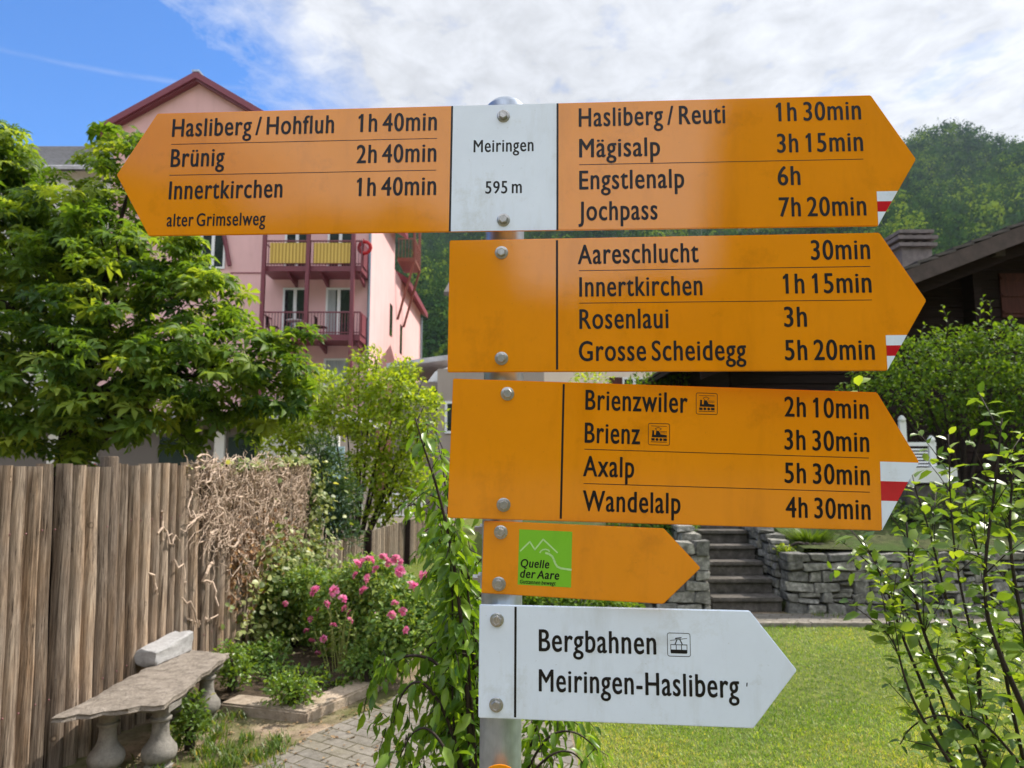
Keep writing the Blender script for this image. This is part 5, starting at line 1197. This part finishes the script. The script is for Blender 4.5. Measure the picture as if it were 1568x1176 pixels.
def stripes(s, x, xe, zc, H, z0, z1, z2):
    """white red white mark clipped by the slanting edge that runs from (xe, -H) to the tip"""
    edge = lambda z: xe + (z + H) / H * 58.9 - .6 if z < 0 else xe + 58.9
    f = lambda a, b_: [(x, b_), (edge(b_), b_), (edge(a), a), (x, a)]
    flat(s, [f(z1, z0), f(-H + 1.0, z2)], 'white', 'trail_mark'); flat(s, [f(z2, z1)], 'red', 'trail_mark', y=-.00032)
YEL = 'yellow'
# sign one: double ended
s1 = make_sign('direction_sign', 'topmost yellow sign pointing both ways with white field reading Meiringen 595 m', 'sign', (-.0251, 1.0265, 2.1002), -3.819, .50, [(-536.7, 100), (554.7, 100), (613.6, 0), (554.7, -100), (-536.7, -100), (-596.1, 0)], YEL)
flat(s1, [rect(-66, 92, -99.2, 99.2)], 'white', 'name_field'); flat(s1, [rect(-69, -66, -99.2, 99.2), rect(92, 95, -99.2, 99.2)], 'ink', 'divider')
for t_ in (('Hasliberg / Hohfluh', -510, -251, 60), ('1h 40min', -213, -90.5, 60.6), ('Brünig', -509, -422.7, 10.5), ('2h 40min', -214, -90.3, 10.5), ('Innertkirchen', -508.5, -327.8, -42), ('1h 40min', -212, -89.5, -42),
           ('Hasliberg / Reuti', 125.5, 343, 61), ('1h 30min', 416.8, 539, 62), ('Mägisalp', 126, 246.2, 12.5), ('3h 15min', 416.5, 539.6, 13.5), ('Engstlenalp', 126, 280.7, -37.5), ('6h', 415.7, 448.4, -36.5), ('Jochpass', 124.5, 241, -85.5), ('7h 20min', 416, 539.6, -84)): text(s1, *t_)
text(s1, 'alter Grimselweg', -508.8, -352.4, -85.5, 20.5); text(s1, 'Meiringen', -33.6, 57.6, 24, 19.5); text(s1, '595 m', -14.8, 40.3, -41.5, 19.5)
flat(s1, [rect(-510, -90, 47.3, 48.2), rect(-509.5, -90, -3.2, -2.3), rect(126, 539, .8, 1.7)], 'ink', 'rule')
stripes(s1, 555.2, 554.7, 0, 100, -48, -63, -78.5)
bolt(s1, 11.5, 80.8); bolt(s1, 13.2, -82.8)
# sign two
s2 = make_sign('direction_sign', 'yellow sign second from the top, pointing right to Aareschlucht and Grosse Scheidegg', 'sign', (-.0113, 1.0265, 1.8880), -4.356, .376, [(-83.2, 100), (539.3, 100), (598.2, 0), (539.3, -100), (-83.2, -100)], YEL)
for t_ in (('Aareschlucht', 108, 283.4, 60), ('30min', 442.3, 524.5, 61), ('Innertkirchen', 110.1, 287.8, 11), ('1h 15min', 401.5, 524, 12), ('Rosenlaui', 110, 238.5, -37), ('3h', 401, 432.8, -36.5), ('Grosse Scheidegg', 109, 346.8, -84.3), ('5h 20min', 400.3, 523.6, -84.5)): text(s2, *t_)
flat(s2, [rect(76, 79.2, -96.5, 97)], 'ink', 'divider'); flat(s2, [rect(110, 523.7, 49.8, 50.7), rect(110, 523.7, 1.0, 1.9)], 'ink', 'rule')
stripes(s2, 539.6, 539.3, 0, 100, -49.5, -64, -79); bolt(s2, -4.8, 79.4); bolt(s2, -3.5, -79.8)
# sign three
s3 = make_sign('direction_sign', 'yellow sign third from the top with two train symbols, pointing right to Brienzwiler', 'sign', (.006, 1.0264, 1.6757), 1.154, 1.748, [(-94.9, 100), (528, 100), (586.9, 0), (528, -100), (-94.9, -100)], YEL)
for t_ in (('Brienzwiler', 98.5, 248.1, 60.5), ('2h 10min', 389.9, 514, 60), ('Brienz', 98.4, 178.9, 12.7), ('3h 30min', 389.2, 513.6, 12), ('Axalp', 97, 170.9, -35.3), ('5h 30min', 388.7, 513.1, -36), ('Wandelalp', 97.4, 238, -84.5), ('4h 30min', 389.6, 512.7, -85)): text(s3, *t_)
flat(s3, [rect(65, 68, -96.3, 97)], 'ink', 'divider'); flat(s3, [rect(98.4, 512.7, 3.0, 3.9), rect(98.2, 512.7, -46.1, -45.2)], 'ink', 'rule')
def train(s, x, z):
    p = frame(x, z, 31, .8, 2.5)
    q = lambda a, b_: (x + a, z + b_)
    p += [rect(x - 11.5, x + 11.5, z + 11.5, z + 12.1), rect(x - 11.5, x + 11.5, z - 11.6, z - 10.8)]
    p += [[q(-10.5, -4.5), q(-9.5, 5), q(-7, 5), q(-7, -1), q(-4.6, -1), q(-4.2, 5), q(0, 5), q(2.5, 0), q(11.5, -1), q(11.5, -4.5)]]
    p += linestrip([q(-3, 5.6), q(-5.5, 8), q(-1, 10), q(3.5, 8), q(1, 5.6)], .7) + [rect(x - 10, x - 6.8, z + 4.4, z + 5.4)]
    p += [rect(x + 1.5, x + 11.5, z + 3.8, z + 4.4), rect(x + 1.5, x + 11.5, z + 1.9, z + 2.4)]
    for cx_ in (-2.8, 2.8): p += [[q(cx_ + 2.3 * math.cos(a), -7.6 + 2.1 * math.sin(a)) for a in np.arange(10) * .6283]]
    p += [[q(-10.8, -9.4), q(-11.3, -5.8), q(-6.2, -5.8), q(-6.2, -9.4)], [q(6.2, -9.4), q(6.2, -5.8), q(11.5, -5.8), q(11.5, -9.4)]]
    flat(s, p, 'ink', 'train_symbol')
train(s3, 276, 75); train(s3, 206.3, 28.3)
stripes(s3, 528.8, 528, 0, 100, -1.1, -29.2, -57.3); bolt(s3, -15.1, 80.1); bolt(s3, -15.7, -79.2)
# sign four with sticker
s4 = make_sign('small_sign', 'small yellow arrow sign with a green square sticker', 'sign', (.0105, 1.0268, 1.5218), -8.813, 1.80, [(-53.2, 50.8), (199.9, 50.8), (249.4, 0), (199.9, -50.8), (-53.2, -50.8)], YEL)
stk = flat(s4, [rect(-1.4, 73.8, -35.8, 40.8)], 'green', 'sticker')
mnt = linestrip([(1.1, 10.7), (14.3, 24.3), (21.7, 13.5), (33.1, 28.4), (53.6, 11.0)], 2.1)
rv = linestrip([(29, 9.8), (30.5, 12.2), (33, 14), (37, 14.8), (41.3, 13.6), (42.2, 11.8)], 1.9) + linestrip([(37.2, 9.6), (42, 8.6), (46.5, 5.5), (49, 1), (51, -4), (54, -8.2), (59, -10.2), (66, -11), (73.4, -11.6)], 2.8)
flat(s4, mnt, 'palegreen', 'mountain_line', y=-.0005, parent=stk); flat(s4, rv, 'palegreen', 'river_line', y=-.00055, parent=stk)
text(s4, 'Quelle', 2, 42.8, -11.5, 11.2, y=-.0006, shear=.16, bold=.006, parent=stk); text(s4, 'der Aare', 1.6, 57.2, -26, 11.2, y=-.0006, shear=.16, bold=.006, parent=stk); text(s4, 'Guttannen bewegt', 1.6, 52.4, -34.0, 5.2, y=-.0006, shear=.16, bold=.006, parent=stk)
bolt(s4, -27.8, 35.5); bolt(s4, -28.2, -36.4)
for z in (36, -34):      # clamp bolts poking out beside the post
    mb = MB(); mb.tube([(-.072, .030, z * MM), (-.030, .030, z * MM)], .0042, 10); mb.lathe([(.0078, 0), (.0078, .007)], (-.064, .030, z * MM), 6, Matrix.Rotation(R(90), 3, 'Y')); obj('clamp_bolt', mb, M['bolt'], s4, local=True, auto=30)
    mb = MB(); mb.box(-.056, .006, .0035, .008, z * MM - .011, z * MM + .011); mb.box(-.056, -.052, .008, .05, z * MM - .011, z * MM + .011); obj('clamp', mb, M['galv'], s4, local=True)
# sign five, white
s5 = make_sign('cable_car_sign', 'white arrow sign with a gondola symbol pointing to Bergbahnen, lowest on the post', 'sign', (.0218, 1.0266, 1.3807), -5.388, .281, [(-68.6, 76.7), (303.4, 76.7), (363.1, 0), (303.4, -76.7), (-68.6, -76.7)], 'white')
text(s5, 'Bergbahnen', 15.5, 176.9, 15.3, 29.6); text(s5, 'Meiringen-Hasliberg', 15.5, 286.3, -38.3, 29.6)
flat(s5, [rect(-18.8, -15.6, -73.8, 74.6)], 'ink', 'divider')
gx, gz = 207.4, 29.2; q = lambda a, b_: (gx + a, gz + b_)
gp = frame(gx, gz, 30.6, .8, 2.6) + linestrip([q(-11.5, 5.4), q(11, 8.6)], .7) + [[q(-5.2, 7.2), q(3.2, 8.6), q(4.2, 10.2), q(-4.6, 9)]] + linestrip([q(-2.4, 6.6), q(-5, .6)], 1.4) + linestrip([q(1.6, 6.8), q(4.6, .6)], 1.4)
gp += [[q(-11.3, -6.6), q(11.3, -6.6), q(11.3, -10.6), q(10.2, -11.6), q(-10.2, -11.6), q(-11.3, -10.6)], rect(gx - 11.3, gx - 10.5, gz - 6.5, gz + .2), rect(gx + 10.5, gx + 11.3, gz - 6.5, gz + .2), rect(gx - 11.3, gx + 11.3, gz - .5, gz + .4), rect(gx - 4.1, gx - 3.1, gz - 6.5, gz - .5), rect(gx + 3.1, gx + 4.1, gz - 6.5, gz - .5)]
flat(s5, gp, 'ink', 'gondola_symbol'); flat(s5, [[(295.6, -22.5), (297, -22.8), (297.6, -19), (297.2, -17.2), (296, -18.4)]], 'ink', 'scratch')
bolt(s5, -43.4, 56.2); bolt(s5, -43.5, -58.1)
# top of a yellow route plate lower on the post
zp = at(766, 1171, 1.026)[2]
mk = MB(); mk.prism([(math.cos(R(a)) * .030, math.sin(R(a)) * .030) for a in range(0, 360, 15)], lambda u, v, k: (pxz(1.2) + u, 1.0262 + .0025 * k, zp - .030 + v))
tag(obj('route_plate', mk, M['yellow'], bevel=.0005), 'rounded yellow plate fixed low on the post, mostly below the frame', 'plate')

# ================================================================== AIR
HAZE = True
if HAZE:
    mb = MB(); mb.box(-900, 900, -900, 900, -1, 345); hzo = obj('haze', mb, None)
    m = bpy.data.materials.new('thin mountain air'); m.use_nodes = True; nt = m.node_tree; nt.nodes.clear()
    vo = nt.nodes.new('ShaderNodeVolumePrincipled'); vo.inputs['Color'].default_value = (.62, .76, .95, 1); vo.inputs['Density'].default_value = .00010; vo.inputs['Anisotropy'].default_value = .2
    ou = nt.nodes.new('ShaderNodeOutputMaterial'); nt.links.new(vo.outputs[0], ou.inputs['Volume']); hzo.data.materials.append(m); hzo['kind'] = 'stuff'; hzo['label'] = 'thin blue mountain air in front of the wooded slope'
